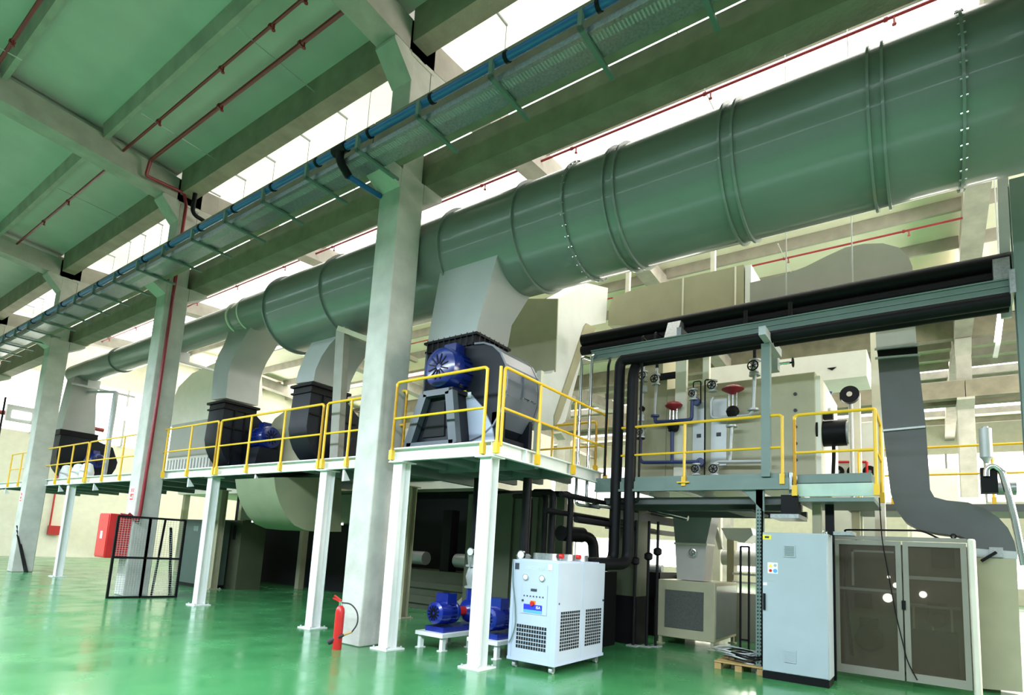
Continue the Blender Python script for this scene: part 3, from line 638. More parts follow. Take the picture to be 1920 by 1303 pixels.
MB().box(XW - .03, XW, -1.0, 5.24, 5.36, 5.54).box(XW - .06, XW + .05, -1.0, 5.24, 5.53, 5.55).box(XW - .05, XW + .02, -1.0, 5.24, 5.44, 5.46).box(XW - .06, XW + .05, -1.0, 5.24, 5.35, 5.37).build('channel', 'steelgreen', t)
def pipe(name, label, pts, r, m, bend=.12, cat='pipe', n=14, parts=(), group=None):
    t = thing(name, label, cat, pts[0], group); MB().tube(pts, r, n, bend).build('pipe_run', m, t)
    for p, ax, rr, w in parts: MB().ring(p, ax, r * .9, rr, w, 16).build('pipe_flange', m, t)
    return t
xa = 9.52
for k, (dy, l) in enumerate(((0, 'left'), (.27, 'right'))):
    yv = 4.64 - dy; zz = 5.28 - .0 * k; xk = xa - .02 + .0
    pipe('insulated_pipe', f'{l} of the two thick black insulated drop pipes bending behind the chiller', [(xk + .2 * k, -.95, 5.27 - .17 * (1 - k) * 0), (xk + .2 * k, yv, 5.27), (xk, yv, 5.0), (xk, yv, 1.52), (xk - .9, yv + .15, 1.50 + .0)], .10, 'black', .22)
for k, (x, z, l) in enumerate(((10.0, 6.02, 'upper'), (10.0, 5.80, 'lower'))):
    pipe('rack_pipe', f'{l} black insulated pipe of the pair below the beige header duct', [(x, 5.75, z), (x, -1.3, z)], .125 if k == 0 else .10, 'black', 0)
t = thing('pipe_saddle', 'galvanised saddle bracket on the black rack pipes', 'bracket', (9.8, 3.9, 5.56))
a = W(0, 9.7, 1262, 628); MB().prism([(9.55, a.y + .12, 5.56), (10.0, a.y + .12, 5.56), (10.0, a.y + .12, 5.95), (9.75, a.y + .12, 5.95)], (0, -.24, 0)).build('plate', 'galv', t)
MB().box(9.5, 10.0, a.y - .22, a.y - .14, 5.56, 5.72).build('angle', 'galv', t)
for k, (px, l) in enumerate(((1090, 'left'), (1109, 'right'))):
    y0 = W(0, 9.35, px, 700).y
    pipe('silver_pipe', f'{l} slim silver pipe beside the thick black drop pipes', [(9.7, y0 - .05, 5.45), (9.35, y0, 5.42), (9.35, y0, 2.56), (9.35, y0 - .5, 2.5)], .03, 'chrome', .08, n=10)
pipe('thin_black_pipe', 'thin black pipe left of the thick drop pipes', [(9.7, 4.95, 5.4), (9.5, 4.88, 5.2), (9.5, 4.88, 3.1)], .025, 'black', .08, n=8)
pipe('thin_black_pipe', 'thin black vertical pipe crossing the catwalk railing', [(10.2, 4.22, 5.7), (9.55, 4.22, 5.7), (9.55, 4.22, 2.62), (9.55, 4.6, 2.6)], .022, 'black', .06, n=8)
pipe('thin_black_pipe', 'thin dark looped pipe above the rack beam', [(10.2, 3.98, 5.75), (9.6, 4.0, 5.75), (9.6, 4.0, 5.45)], .022, 'black', .06, n=8)
for k, py in enumerate((2.45, 1.75)):
    pipe('pipe_link', ['short black link left of the rack upright between the rack pipes', 'short black link right of the rack upright between the rack pipes'][k], [(9.75, py, 5.9), (9.75, py, 5.3)], .035, 'black', 0, n=8)
# beige oven
t = thing('oven', 'large beige oven box behind the catwalk railing', 'oven', (12, 3.3, 3.05))
MB().box(11.0, 13.3, 1.58, 4.3, 3.05, 5.08).build('housing', 'beige', t, bevel=.015)
MB().box(11.0, 13.3, 4.3, 5.0, 3.05, 5.36).build('housing_section', 'beige', t)
MB().box(11.02, 13.28, 1.50, 1.58, 3.1, 5.0).build('end_panel', 'cream', t)
MB().box(11.0, 12, 4.4, 4.9, 5.36, 6.3).build('oven_stack', 'beige', t)
MB().box(10.9, 11.0, W(0, 11, 1290, 700).y, W(0, 11, 1270, 700).y, 3.05, 6.1).build('corner_post', 'cream', t)
MB().box(11.05, 11.15, W(0, 11, 1328, 700).y, W(0, 11, 1316, 700).y, 5.05, 6.2).build('stay_post', 'cream', t)
MB().box(10.97, 11.0, W(0, 11, 1268, 720).y, W(0, 11, 1236, 720).y, 5.28, 5.42).build('vent_slot', 'darkgap', t)
for px0, px1 in ((1300, 1322), (1334, 1362)):
    a, b = W(0, 10.98, px0, 760), W(0, 10.98, px1, 860); MB().box(10.975, 11.0, b.y, a.y, 3.45, 4.75).build('access_door', 'steelgrey', t)
    MB().box(10.955, 10.975, (a.y + b.y) / 2 - .04, (a.y + b.y) / 2 + .04, 4.02, 4.09).build('door_latch', 'print', t)
for i in range(5): MB().cyl((10.97, 1.9, 3.5 + .3 * i), (11, 1.9, 3.5 + .3 * i), .03, 8).build('hinge', 'print', t)
MB().ring((12.0, 1.49, 4.55), (0, 1, 0), .05, .10, .06, 14).build('side_port', 'steelgrey', t)
t = thing('oven_blower', 'black cylindrical blower motor on the end of the oven', 'motor', (11.4, 1.2, 3.9))
a = W(0, 11.3, 1522, 812); b = W(0, 11.3, 1588, 816)
MB().cyl((11.3, 1.58, a.z), (11.3, a.y - .14, a.z), .31, 28).build('rear_drum', 'blackmetal', t)
MB().cyl((11.3, a.y - .14, a.z - .03), (11.3, b.y, a.z - .03), .23, 28).build('motor_body', 'blackmetal', t)
MB().cyl((11.3, b.y, a.z - .03), (11.3, b.y - .03, a.z - .03), .20, 28).build('end_cap', 'steelgrey', t)
MB().box(11.2, 11.34, a.y - .35, a.y - .2, a.z + .22, a.z + .36).build('terminal_box', 'blackmetal', t)
pipe('blower_cable', 'black cable hanging from the oven blower', [(11.25, a.y - .35, a.z - .2), (11.2, a.y - .36, 3.6), (11.22, a.y - .33, 3.06)], .03, 'black', .1, 'cable', 8)
# valve pipework in front of the oven
XV = 10.75
def V(x, y): return W(0, XV, x, y)
def wheel(t, c, r, ax=(-1, 0, 0), m='blackmetal'):
    c = Vector(c); a = Vector(ax); w = MB(); u = a.orthogonal().normalized(); v = a.cross(u)
    w.tube([c + a * .1 + r * (math.cos(k * math.pi / 8) * u + math.sin(k * math.pi / 8) * v) for k in range(16)], r * .14, 6, closed=True)
    for k in range(3):
        d = math.cos(k * math.pi / 3) * u + math.sin(k * math.pi / 3) * v; w.bar(c + a * .1 - d * r, c + a * .1 + d * r, .012)
    w.cyl(c, c + a * .12, .018, 8); return w.build('handwheel', m, t)
def gate(t, c, r=.09):
    c = Vector(c); MB().lathe(c - Vector((0, 0, .11)), (0, 0, 1), [(0, .085), (.025, .085), (.03, .05), (.11, .075), (.19, .05), (.195, .085), (.22, .085)], 16).build('valve_body', 'steelgrey', t)
    wheel(t, c, r)
def diaph(t, c, hw=.17):
    c = Vector(c)
    MB().lathe(c, (0, 0, 1), [(0, .03), (.02, .06), (.07, .15), (.10, hw), (.115, hw), (.16, .12), (.18, .05), (.20, .02)], 24).build('actuator_head', 'darkred', t)
    for dy in (-.07, .07): MB().cyl(c + Vector((0, dy, -.22)), c + Vector((0, dy, .05)), .014, 8).build('yoke_rod', 'chrome', t)
    MB().cyl(c + Vector((0, 0, -.3)), c, .02, 8).build('stem', 'chrome', t)
    MB().lathe(c + Vector((0, 0, -.42)), (0, 0, 1), [(0, .08), (.03, .1), (.1, .12), (.16, .1), (.2, .05)], 16).build('valve_body', 'blackmetal', t)
def pflange(t, p, m, ax=(0, 0, 1), r=.085): MB().ring(p, ax, .02, r, .035, 16).build('pipe_flange', m, t)
t = thing('blue_valve_line', 'dark blue steam pipe assembly with maroon diaphragm valve before the oven', 'pipe', V(1260, 860))
MB().tube([V(1201, 823), V(1200, 862), V(1205, 867), V(1310, 866)], .035, 12, .08).build('lower_run', 'valveblue', t)
MB().cyl(V(1260, 866), V(1260, 806), .035, 12).build('riser', 'valveblue', t)
MB().tube([V(1228, 782), V(1229, 792), V(1236, 791), V(1297, 787), V(1298, 752)], .035, 12, .08).build('upper_run', 'valveblue', t)
MB().cyl(V(1228, 780), V(1232, 690), .026, 10).build('feed_pipe', 'steelgrey', t)
MB().cyl(V(1232, 690), V(1232, 655), .032, 10).build('feed_pipe', 'black', t)
pflange(t, V(1260, 806), 'valveblue'); pflange(t, V(1228, 780), 'valveblue'); pflange(t, V(1201, 822), 'blackmetal')
MB().cyl(V(1304, 752), V(1304, 752) + Vector((.12, 0, 0)), .075, 16).build('elbow_flange', 'valveblue', t)
MB().cyl(V(1312, 866), V(1312, 866) + Vector((.12, 0, 0)), .08, 16).build('elbow_flange', 'valveblue', t)
diaph(t, V(1263, 770)); gate(t, V(1300, 740), .06); gate(t, V(1306, 880), .065); gate(t, V(1230, 712), .075)
t = thing('condensate_line', 'grey pipe and strainer stack left of the blue steam pipe', 'pipe', V(1204, 800))
MB().cyl(V(1202, 822), V(1208, 660), .026, 10).build('pipe_run', 'steelgrey', t)
for p, nm in ((V(1203, 784), 'strainer'), (V(1208, 730), 'steam_trap')): MB().lathe(p + Vector((0, 0, -.08)), (0, 0, 1), [(0, .04), (.02, .07), (.14, .07), (.16, .04)], 14).build(nm, 'steelgrey', t)
gate(t, V(1203, 811), .06); gate(t, V(1207, 706), .075); MB().cyl(V(1205, 767) + Vector((-.06, 0, 0)), V(1205, 767), .055, 16).build('gauge', 'blackmetal', t)
t = thing('grey_valve_line', 'light grey pipe assembly with maroon diaphragm valve before the oven', 'pipe', V(1370, 860))
MB().tube([V(1335, 872), V(1345, 866), V(1440, 865)], .035, 12, .05).build('lower_run', 'steelgrey', t)
MB().cyl(V(1368, 866), V(1372, 800), .035, 12).build('riser', 'steelgrey', t)
MB().tube([V(1338, 745), V(1333, 752), V(1334, 784), V(1350, 783), V(1405, 778), V(1411, 770)], .03, 12, .08).build('upper_run', 'steelgrey', t)
MB().cyl(V(1412, 768), V(1415, 700), .036, 12).build('feed_pipe', 'steelgrey', t)
MB().tube([V(1415, 672), V(1415, 652), V(1408, 640)], .032, 12, .05).build('feed_elbow', 'black', t)
for p in (V(1372, 799), V(1412, 768), V(1415, 703), V(1416, 676)): pflange(t, p, 'steelgrey', r=.1)
diaph(t, V(1374, 740), .2); gate(t, V(1414, 688), .09); gate(t, V(1337, 724), .075); gate(t, V(1340, 880), .075)
pipe('steam_loop', 'thin black instrument line looping above the blue pipe', [V(1300, 735), V(1300, 716), V(1314, 714), V(1314, 756)], .012, 'black', .04, n=8)
pipe('steam_loop', 'thin black instrument line running from the loop down to the catwalk deck', [V(1337, 722), V(1337, 712), V(1322, 712), V(1321, 892)], .014, 'black', .04, n=8)
t = thing('wall_valve', 'grey motor valve with handwheel right of the rack upright', 'valve', (10.6, 1.7, 5.0))
p = W(0, 10.6, 1458, 683); MB().box(10.5, 10.7, p.y - .02, p.y + .14, p.z - .12, p.z + .12).build('valve_body', 'steelgrey', t)
MB().cyl(p + Vector((0, -.02, 0)), p + Vector((0, -.2, 0)), .03, 10).build('stem', 'chrome', t); wheel(t, p + Vector((0, -.15, 0)), .08, (0, -1, 0))
t = thing('rack_valve', 'small blue-grey valve hanging below the rack beside the slanted arm', 'valve', (9.9, 1.75, 5.2))
p = W(0, 9.9, 1457, 630); MB().box(p.x - .1, p.x + .1, p.y - .08, p.y + .08, p.z - .1, p.z + .12).build('valve_body', 'chillerframe', t)
wheel(t, p + Vector((0, -.05, -.05)), .09, (0, -1, 0), 'steelgrey')
# silencer pipework at the far right
t = thing('exhaust_silencer', 'grey silencer with bent pipe at the right edge', 'pipe', (10.3, -.5, 3))
p = W(0, 10.3, 1845, 800); q = W(0, 10.3, 1850, 868)
MB().lathe(q, (0, 0, 1), [(0, .03), (.05, .05), (.08, .075), (p.z - q.z - .03, .075), (p.z - q.z - .02, .04), (p.z - q.z, .04)], 20).build('silencer', 'steelgrey', t)
MB().tube([W(0, 10.2, *v) for v in ((1850, 893), (1850, 878), (1862, 872), (1878, 882), (1888, 915), (1903, 975), (1920, 1060))], .042, 14, .05).build('bent_pipe', 'chrome', t)
MB().box(10.22, 10.4, W(0, 10.3, 1870, 900).y, W(0, 10.3, 1838, 900).y, W(0, 10.3, 1850, 925).z, W(0, 10.3, 1850, 878).z).build('control_block', 'blackmetal', t)
MB().cyl(W(0, 10.5, 1868, 915), W(0, 10.5, 1905, 915), .10, 18).build('side_drum', 'galv', t)
# ------------------------------------------------------------------ things on the floor
# chiller
cx0, cx1, cy0, cy1, cz0, cz1 = 6.93, 8.36, 4.22, 5.0, .14, 1.52
t = thing('chiller', 'white wheeled process chiller with blue label and grilles', 'chiller', (7.65, 4.6, 0))
MB().box(cx0, cx1, cy0, cy1, cz0, cz1).build('cabinet_body', 'chiller', t, bevel=.012)
MB().box(cx0 - .01, cx1 + .01, cy0 - .01, cy1 + .01, cz0 - .03, cz0 + .01).build('base_frame', 'chillerframe', t)
for (x, y) in ((cx0, cy0),): MB().box(x - .012, x + .07, y - .012, y + .07, cz0, cz1 - .02).build('corner_post', 'chillerframe', t)
MB().box(cx0 - .008, cx0, cy1 - .05, cy1, cz0, cz1 - .02).build('edge_strip', 'chillerframe', t)
xm = (cx0 + cx1) / 2 + .03
MB().box(xm - .012, xm + .012, cy0 - .006, cy0, cz0, cz1).build('panel_joint', 'chillerframe', t)
def cell_grille(t, plane, a0, a1, z0, z1, nu, nv):
    m = MB(); back = MB()
    du, dv = (a1 - a0) / nu, (z1 - z0) / nv
    for i in range(nu):
        for j in range(nv):
            u0, u1 = a0 + du * (i + .12), a0 + du * (i + .88); v0, v1 = z0 + dv * (j + .12), z0 + dv * (j + .88)
            if plane == 'x': m.box(cx0 - .004, cx0 - .001, u0, u1, v0, v1)
            else: m.box(u0, u1, cy0 - .004, cy0 - .001, v0, v1)
    o = m.build('grille_cells', 'darkgap', t); o['kind'] = 'stuff'
cell_grille(t, 'x', cy0 + .14, cy1 - .13, .28, .62, 12, 6)
cell_grille(t, 'y', cx0 + .12, xm - .08, .30, .84, 9, 12)
cell_grille(t, 'y', xm + .09, cx1 - .09, .30, .84, 8, 12)
for y in (cy0 + .25, cy1 - .25):
    g = MB().cyl((cx0 - .02, y, 1.28), (cx0, y, 1.28), .045, 20).build('pressure_gauge', 'chrome', t)
    MB().cyl((cx0 - .022, y, 1.28), (cx0 - .02, y, 1.28), .036, 20).build('dial', 'paper', g)
MB().box(cx0 - .008, cx0, cy0 + .16, cy1 - .2, .78, 1.18).build('control_panel', 'chiller', t)
for a in ((cy0 + .155, cy0 + .16, .78, 1.18), (cy1 - .2, cy1 - .195, .78, 1.18), (cy0 + .155, cy1 - .195, 1.18, 1.186), (cy0 + .155, cy1 - .195, .774, .78)): MB().box(cx0 - .009, cx0, *a).build('panel_edge', 'chillerframe', t)
ym = (cy0 + cy1) / 2 - .01
MB().box(cx0 - .014, cx0 - .008, ym - .05, ym + .05, 1.09, 1.125).build('display', 'print', t)
for k in range(7): MB().cyl((cx0 - .02, ym - .16 + .053 * k, 1.02), (cx0 - .008, ym - .16 + .053 * k, 1.02), .009, 8).build('push_button', 'print', t)
MB().cyl((cx0 - .02, ym + .18, .95), (cx0 - .008, ym + .18, .95), .016, 10).build('panel_lock', 'print', t)
MB().cyl((cx0 - .035, ym + .01, .92), (cx0 - .008, ym + .01, .92), .032, 16).build('main_switch', 'red', t); MB().box(cx0 - .012, cx0 - .007, ym - .04, ym + .05, .88, .96).build('switch_plate', 'orange', t)
lb = MB().box(cx0 - .013, cx0 - .007, ym - .15, ym + .16, .83, .905).build('blue_label', 'labelblue', t)
MB().box(cx0 - .013, cx0 - .007, ym - .15, ym + .16, .79, .83).build('light_blue_label', 'labelcyan', t)
text('label_letters', 'ISA', .055, (cx0 - .015, ym - .09, .868), (0, -1, 0), (0, 0, 1), 'paper', t)
text('faint_letters', 'FRIGOTEK', .07, (cx0 - .001, ym, 1.41), (0, -1, 0), (0, 0, 1), 'faint', t)
MB().box(cx0 - .006, cx0, cy1 - .12, cy1 - .04, 1.38, 1.47).build('rating_plate', 'print', t)
MB().box(cx0 - .006, cx0, cy0 + .09, cy0 + .16, 1.40, 1.48).build('white_sticker', 'paper', t)
MB().tube([(cx0 - .02, cy1 - .02, cz1), (cx0 - .02, cy1 - .03, 1.2), (cx0 - .025, cy1 - .1, .9), (cx0 - .025, cy1 - .13, .6), (cx0 - .03, cy1 - .08, .42), (cx0 - .03, cy1 - .03, .34)], .009, 8, .1).build('power_cable', 'steelgreen', t)
for x in (cx0 + .05, cx1 - .05): MB().cyl((x, cy0 - .014, .95), (x, cy0, .95), .016, 10).build('door_lock', 'print', t)
for x in (cx0 + .08, cx1 - .08):
    for y in (cy0 + .08, cy1 - .08):
        c = MB().box(x - .04, x + .04, y - .03, y + .03, .09, .12).box(x - .03, x + .03, y - .035, y - .027, .03, .1).box(x - .03, x + .03, y + .027, y + .035, .03, .1).build('caster', 'galv', t)
        MB().cyl((x, y - .025, .045), (x, y + .025, .045), .045, 18).build('caster_wheel', 'steelgrey', c)
for x in (7.25, 7.7, 8.1):
    MB().ring((x, 4.62, 1.58), (0, 0, 1), .0, .2, .1, 24).build('fan_cowl', 'galv', t)
for x in (7.25, 7.75): MB().cyl((x, 4.4, 1.6), (x, 4.34, 1.6), .035, 14).build('top_knob', 'red', t)
MB().box(7.0, 8.3, 4.3, 4.95, 1.52, 1.535).build('top_plate', 'chillerframe', t)
# control cabinet
X0, X1, Y0, Y1 = 9.28, 9.78, 1.20, 2.08
t = thing('control_cabinet', 'tall light grey control cabinet on a black plinth', 'cabinet', (9.5, 1.64, 0))
MB().box(X0 + .03, X1, Y0, Y1, .1, 2.13).build('enclosure', 'cabinet', t, bevel=.008)
MB().box(X0 + .01, X1, Y0 + .005, Y1 - .005, 0, .1).build('plinth', 'blackmetal', t)
dr = MB().box(X0, X0 + .028, Y0 + .01, Y1 - .01, .115, 2.115).build('door', 'cabinet', t, bevel=.006)
MB().box(X0 - .03, X0, Y1 - .05, Y1 - .02, .98, 1.22).build('handle', 'blackmetal', dr)
for z in (1.86, .36):
    g = MB().box(X0 - .012, X0, Y0 + .42, Y0 + .58, z - .09, z + .09).build('vent_grille', 'cabinet', dr)
    for k in range(9): MB().box(X0 - .016, X0 - .012, Y0 + .435, Y0 + .565, z - .07 + .0165 * k, z - .062 + .0165 * k).build('vent_slat', 'steelgreen' if z > 1 else 'cabinet', g)
MB().box(X0 - .003, X0, Y1 - .13, Y1 - .01, 2.02, 2.09).build('yellow_sticker', 'signyellow', dr)
MB().box(X0 - .005, X0 - .003, Y1 - .1, Y1 - .04, 2.04, 2.07).build('sticker_print', 'print', dr)
pb_ = MB().box(X0 - .003, X0, Y1 - .22, Y1 - .08, 1.52, 1.68).build('pictogram_sheet', 'paper', dr)
MB().prism([(X0 - .004, Y1 - .09, 1.61), (X0 - .004, Y1 - .15, 1.61), (X0 - .004, Y1 - .12, 1.665)], (-.001, 0, 0)).build('warning_triangle', 'signyellow', pb_)
MB().cyl((X0 - .005, Y1 - .185, 1.56), (X0 - .003, Y1 - .185, 1.56), .03, 18).build('blue_disc', 'labelcyan', pb_)
MB().cyl((X0 - .005, Y1 - .12, 1.56), (X0 - .003, Y1 - .12, 1.56), .022, 18).build('red_disc', 'red', pb_)
MB().cyl((X0 - .005, Y1 - .185, 1.64), (X0 - .003, Y1 - .185, 1.64), .022, 18).build('grey_disc', 'steelgrey', pb_)
for k in range(2): MB().box(X0 - .003, X0, Y1 - .2 + .01 * k, Y1 - .09, 1.43 - .02 * k, 1.44 - .02 * k).build('small_print', 'steelgrey', dr)
MB().box(X0 - .003, X0, Y1 - .07, Y1 - .015, 1.34, 1.38).build('white_tag', 'paper', dr)
for x, y in ((9.36, Y0 + .06), (9.7, Y0 + .06)): MB().ring((x, y, 2.16), (0, 1, 0), .018, .035, .015, 14).build('lifting_eye', 'chrome', t)
MB().box(9.4, 9.7, Y0 - .32, Y0 - .06, 2.12, 2.17).build('cable_gland_box', 'galv', t)
# perforated strut
t = thing('perforated_strut', 'perforated grey-green steel strut behind the control cabinet', 'post', (9.56, 2.2, 0))
MB().box(9.5, 9.53, 2.12, 2.22, 0, 2.8).box(9.5, 9.62, 2.12, 2.14, 0, 2.8).build('channel', 'steelgreen', t)
MB().prism([(9.5, 2.1, 2.45), (9.5, 2.42, 2.8), (9.5, 2.1, 2.8)], (.06, 0, 0)).build('gusset', 'steelgreen', t)
h = MB()
for k in range(44):
    for y in (2.15, 2.19): h.box(9.496, 9.5, y - .008, y + .008, .1 + .055 * k, .125 + .055 * k)
h.build('slot_holes', 'darkgap', t)['kind'] = 'stuff'
# smoked plexiglass guard
t = thing('machine_guard', 'beige framed machine guard with smoked plexiglass doors', 'enclosure', (10.5, .4, 0))
GX = 10.45; ya, ym_, yb2 = 1.27, .36, -.42; zt = 2.17
MB().box(GX, GX + .06, yb2, ya, zt - .06, zt).build('top_frame', 'paleframe', t)
MB().box(GX, GX + .06, ya, ya + .05, .0, zt).build('side_frame', 'paleframe', t)
MB().box(GX, GX + .10, yb2 - .1, yb2, .0, zt).build('corner_frame', 'cream', t, bevel=.03)
for y0, y1 in ((ym_ + .01, ya - .01), (yb2 + .01, ym_ - .01)):
    d = MB().box(GX - .03, GX + .01, y0, y0 + .07, .08, zt - .07).box(GX - .03, GX + .01, y1 - .07, y1, .08, zt - .07).box(GX - .03, GX + .01, y0 + .07, y1 - .07, zt - .14, zt - .07).box(GX - .03, GX + .01, y0 + .07, y1 - .07, .08, .2).build('door', 'paleframe', t)
    MB().box(GX - .012, GX - .006, y0 + .06, y1 - .06, .19, zt - .13).build('pane', 'pane', d)
    MB().box(GX - .008, GX + .008, y0 + .07, y1 - .07, 1.33 if y0 > 0 else 1.55, 1.37 if y0 > 0 else 1.60).build('cross_rail', 'paleframe', d)
MB().box(GX - .06, GX - .03, ym_ - .03, ym_ + .02, 1.1, 1.23).build('door_handle', 'blackmetal', t)
MB().box(GX - .01, GX + .02, ya - .28, ya - .25, 1.4, 1.95).box(GX - .01, GX + .02, ym_ + .1, ya - .25, 1.92, 1.95).build('inner_frame', 'paleframe', t)
MB().ring((GX + .03, yb2 + .15, zt + .03), (1, 0, 0), .02, .04, .02, 12).build('lifting_eye', 'blackmetal', t)
MB().tube([(GX + .3, ya - .3, zt - .05), (GX + .2, ya - .1, zt + .1), (GX + .3, .1, zt + .12), (GX + .2, -.1, zt)], .015, 8, .1).build('cable', 'black', t)
# machine seen behind the plexiglass
t = thing('guarded_machine', 'dim brown machine body inside the plexiglass guard', 'machine', (11.6, .6, 0))
MB().box(11.75, 12.4, -.8, 2.0, .02, 2.1).build('body', mat('brown_machine_paint', (.10, .085, .06), .6), t)
MB().box(11.5, 11.75, -.35, .4, 1.1, 1.14).build('shelf', 'paleframe', t)
for k, (y, z, r) in enumerate(((.62, 1.2, .075), (.5, 1.42, .045), (.13, 1.3, .055), (.6, 1.55, .025))):
    MB().cyl((11.74, y, z), (11.70, y, z), r, 20).build('glowing_hole', 'glasswin', t)  # glowing disc stands in for the light in a round hole
MB().box(11.6, 11.74, .85, 1.1, 1.0, 1.25).box(11.6, 11.74, -.3, 0, 1.75, 2.05).build('control_box', 'blackmetal', t)
MB().box(11.4, 11.74, -.30, .3, .1, .75).build('lower_cabinet', 'blackmetal', t)
motor(t, (11.5, -.05, .92), (1, 0, 0), .13, .25, 'blackmetal')
motor(t, (11.5, .9, .5), (1, 0, 0), .22, .3, 'blackmetal')
MB().tube([(11.5, 1.2, 2.1), (11.45, 1.22, 1.4), (11.5, 1.2, .8), (11.55, 1.15, .2)], .03, 8, .1).build('hose', 'black', t)
for k in range(3): MB().box(11.6, 11.66, -.25 + .25 * k, -.22 + .25 * k, .1, 1.1).build('slat', 'beige', t)
# beige vent box with its hopper duct
t = thing('blower_box', 'beige blower box with dark filter grille on short legs', 'machine', (11.9, 3.9, 0))
MB().box(11.2, 12.7, 3.35, 4.47, .14, 1.24).build('housing', 'beige', t, bevel=.015)
MB().box(11.185, 11.2, 3.56, 4.32, .33, 1.05).build('filter_grille', 'grille', t)
MB().box(11.25, 12.65, 3.335, 3.35, .2, 1.18).build('lit_side_sheet', 'chrome', t)  # bright metal sheet imitates the lit highlight on this side of the box
for x in (11.25, 12.6):
    for y in (3.4, 4.42): MB().box(x - .03, x + .03, y - .03, y + .03, .02, .14).box(x - .07, x + .07, y - .07, y + .07, 0, .02).build('leg', 'beige', t)
t = thing('hopper_duct', 'pale tapered duct standing on the beige blower box', 'duct', (11.9, 3.9, 1.24))
loft([[(11.5, 3.66, 1.25), (12.0, 3.66, 1.25), (12.0, 4.2, 1.25), (11.5, 4.2, 1.25)], [(11.5, 3.62, 1.95), (12.0, 3.62, 1.95), (12.0, 4.25, 1.95), (11.5, 4.25, 1.95)]]).build('taper', 'ductmid', t)
MB().box(11.48, 12.02, 3.60, 4.27, 1.95, 1.99).build('flange', 'cream', t)
loft([[(11.5, 3.62, 1.99), (12.0, 3.62, 1.99), (12.0, 4.25, 1.99), (11.5, 4.25, 1.99)], [(11.5, 3.5, 2.6), (12.0, 3.5, 2.6), (12.0, 4.32, 2.6), (11.5, 4.32, 2.6)]]).build('upper_duct', 'ductlight', t)
wheel(t, (11.5, 3.86, 1.8), .07, m='chrome')
# pallet with cable coil
t = thing('pallet', 'small wooden pallet beside the perforated strut', 'pallet', (10.0, 2.7, 0))
pc = W(2, 0, 1392, 1255)
for k in range(4): MB().box(pc.x - .3 + .17 * k, pc.x - .17 + .17 * k, pc.y - .4, pc.y + .35, .10, .122).build('deck_board', 'wood', t)
for y in (-.38, -.06, .25):
    for x in (-.28, .2): MB().box(pc.x + x, pc.x + x + .1, pc.y + y, pc.y + y + .1, .0, .10).build('block', 'wood', t)
t = thing('cable_coil', 'heap of coiled grey cables lying on the pallet', 'cable', (pc.x, pc.y, .12))
for k in range(9):
    r = .14 + .015 * k; cxk, cyk = pc.x - .03 + random.uniform(-.05, .05), pc.y + random.uniform(-.12, .12); z = .14 + .018 * k
    MB().tube([(cxk + r * math.cos(a), cyk + 1.35 * r * math.sin(a), z + .015 * math.sin(3 * a)) for a in (2 * math.pi * i / 20 for i in range(20))], .013, 6, closed=True).build('loop', ['steelgrey', 'black'][k % 2], t)
# leaning black frame between blower box and strut
t = thing('ladder_frame', 'narrow black upright frame between the blower box and the strut', 'frame', (11, 2.7, 0))
a = W(0, 11.0, 1388, 1200); b = W(0, 11.0, 1404, 1200)
MB().box(10.98, 11.02, a.y - .015, a.y + .015, 0, 1.95).build('upright', 'blackmetal', t); MB().box(10.98, 11.02, b.y - .015, b.y + .015, 0, 1.95).build('upright', 'blackmetal', t)
MB().box(10.98, 11.02, b.y, a.y, 1.93, 1.96).build('top_bar', 'blackmetal', t); MB().box(10.98, 11.02, b.y, a.y, .28, .31).build('bottom_bar', 'blackmetal', t)
# pumps under the platform
def pump(x, y, label):
    t = thing('pump_set', label, 'pump', (x + .7, y, 0))
    MB().box(x, x + 1.5, y - .3, y + .3, .21, .27).build('base_frame', 'white', t)
    for xx in (x + .04, x + .7, x + 1.38):
        for yy in (-.27, .21): MB().box(xx, xx + .08, y + yy, y + yy + .06, .0, .21).box(xx - .03, xx + .11, y + yy - .02, y + yy + .08, 0, .015).build('leg', 'white', t)
    MB().box(x + .12, x + 1.4, y - .2, y + .2, .27, .35).build('bedplate', 'pumpblue', t)
    motor(t, (x + .08, y, .57), (1, 0, 0), .19, .46, 'pumpblue')
    MB().cyl((x + .62, y, .57), (x + .82, y, .57), .08, 16).build('coupling_guard', 'red', t)
    MB().lathe((x + .82, y, .57), (1, 0, 0), [(0, .08), (.05, .15), (.12, .2), (.24, .2), (.3, .14), (.42, .14), (.43, .18), (.47, .18)], 24).build('volute', 'pumpblue', t)
    MB().cyl((x + 1.0, y, .7), (x + 1.0, y, .95), .09, 16).build('outlet_neck', 'pumpblue', t)
    MB().lathe((x + 1.0, y, .95), (0, 0, 1), [(0, .13), (.03, .13), (.04, .08), (.2, .12), (.36, .08), (.37, .13), (.4, .13), (.41, .09), (.6, .12), (.62, .13), (.65, .09)], 16).build('check_valve', 'steelgrey', t)
    MB().cyl((x + 1.0, y, 1.55), (x + 1.0, y, 2.9), .08, 16).build('discharge_pipe', 'black', t)
    MB().cyl((x + .86, y - .05, 1.30), (x + .86, y - .05, 1.52), .012, 8).build('gauge_stem', 'chrome', t)
    g = MB().cyl((x + .84, y - .05, 1.58), (x + .88, y - .05, 1.58), .075, 20).build('pressure_gauge', 'chrome', t)
    MB().cyl((x + .835, y - .05, 1.58), (x + .84, y - .05, 1.58), .062, 20).build('dial', 'paper', g)
pump(6.98, 6.62, 'blue pump set with white legs under the platform, left of the near corner post')
pump(7.15, 5.66, 'blue pump set half hidden behind the near corner post')
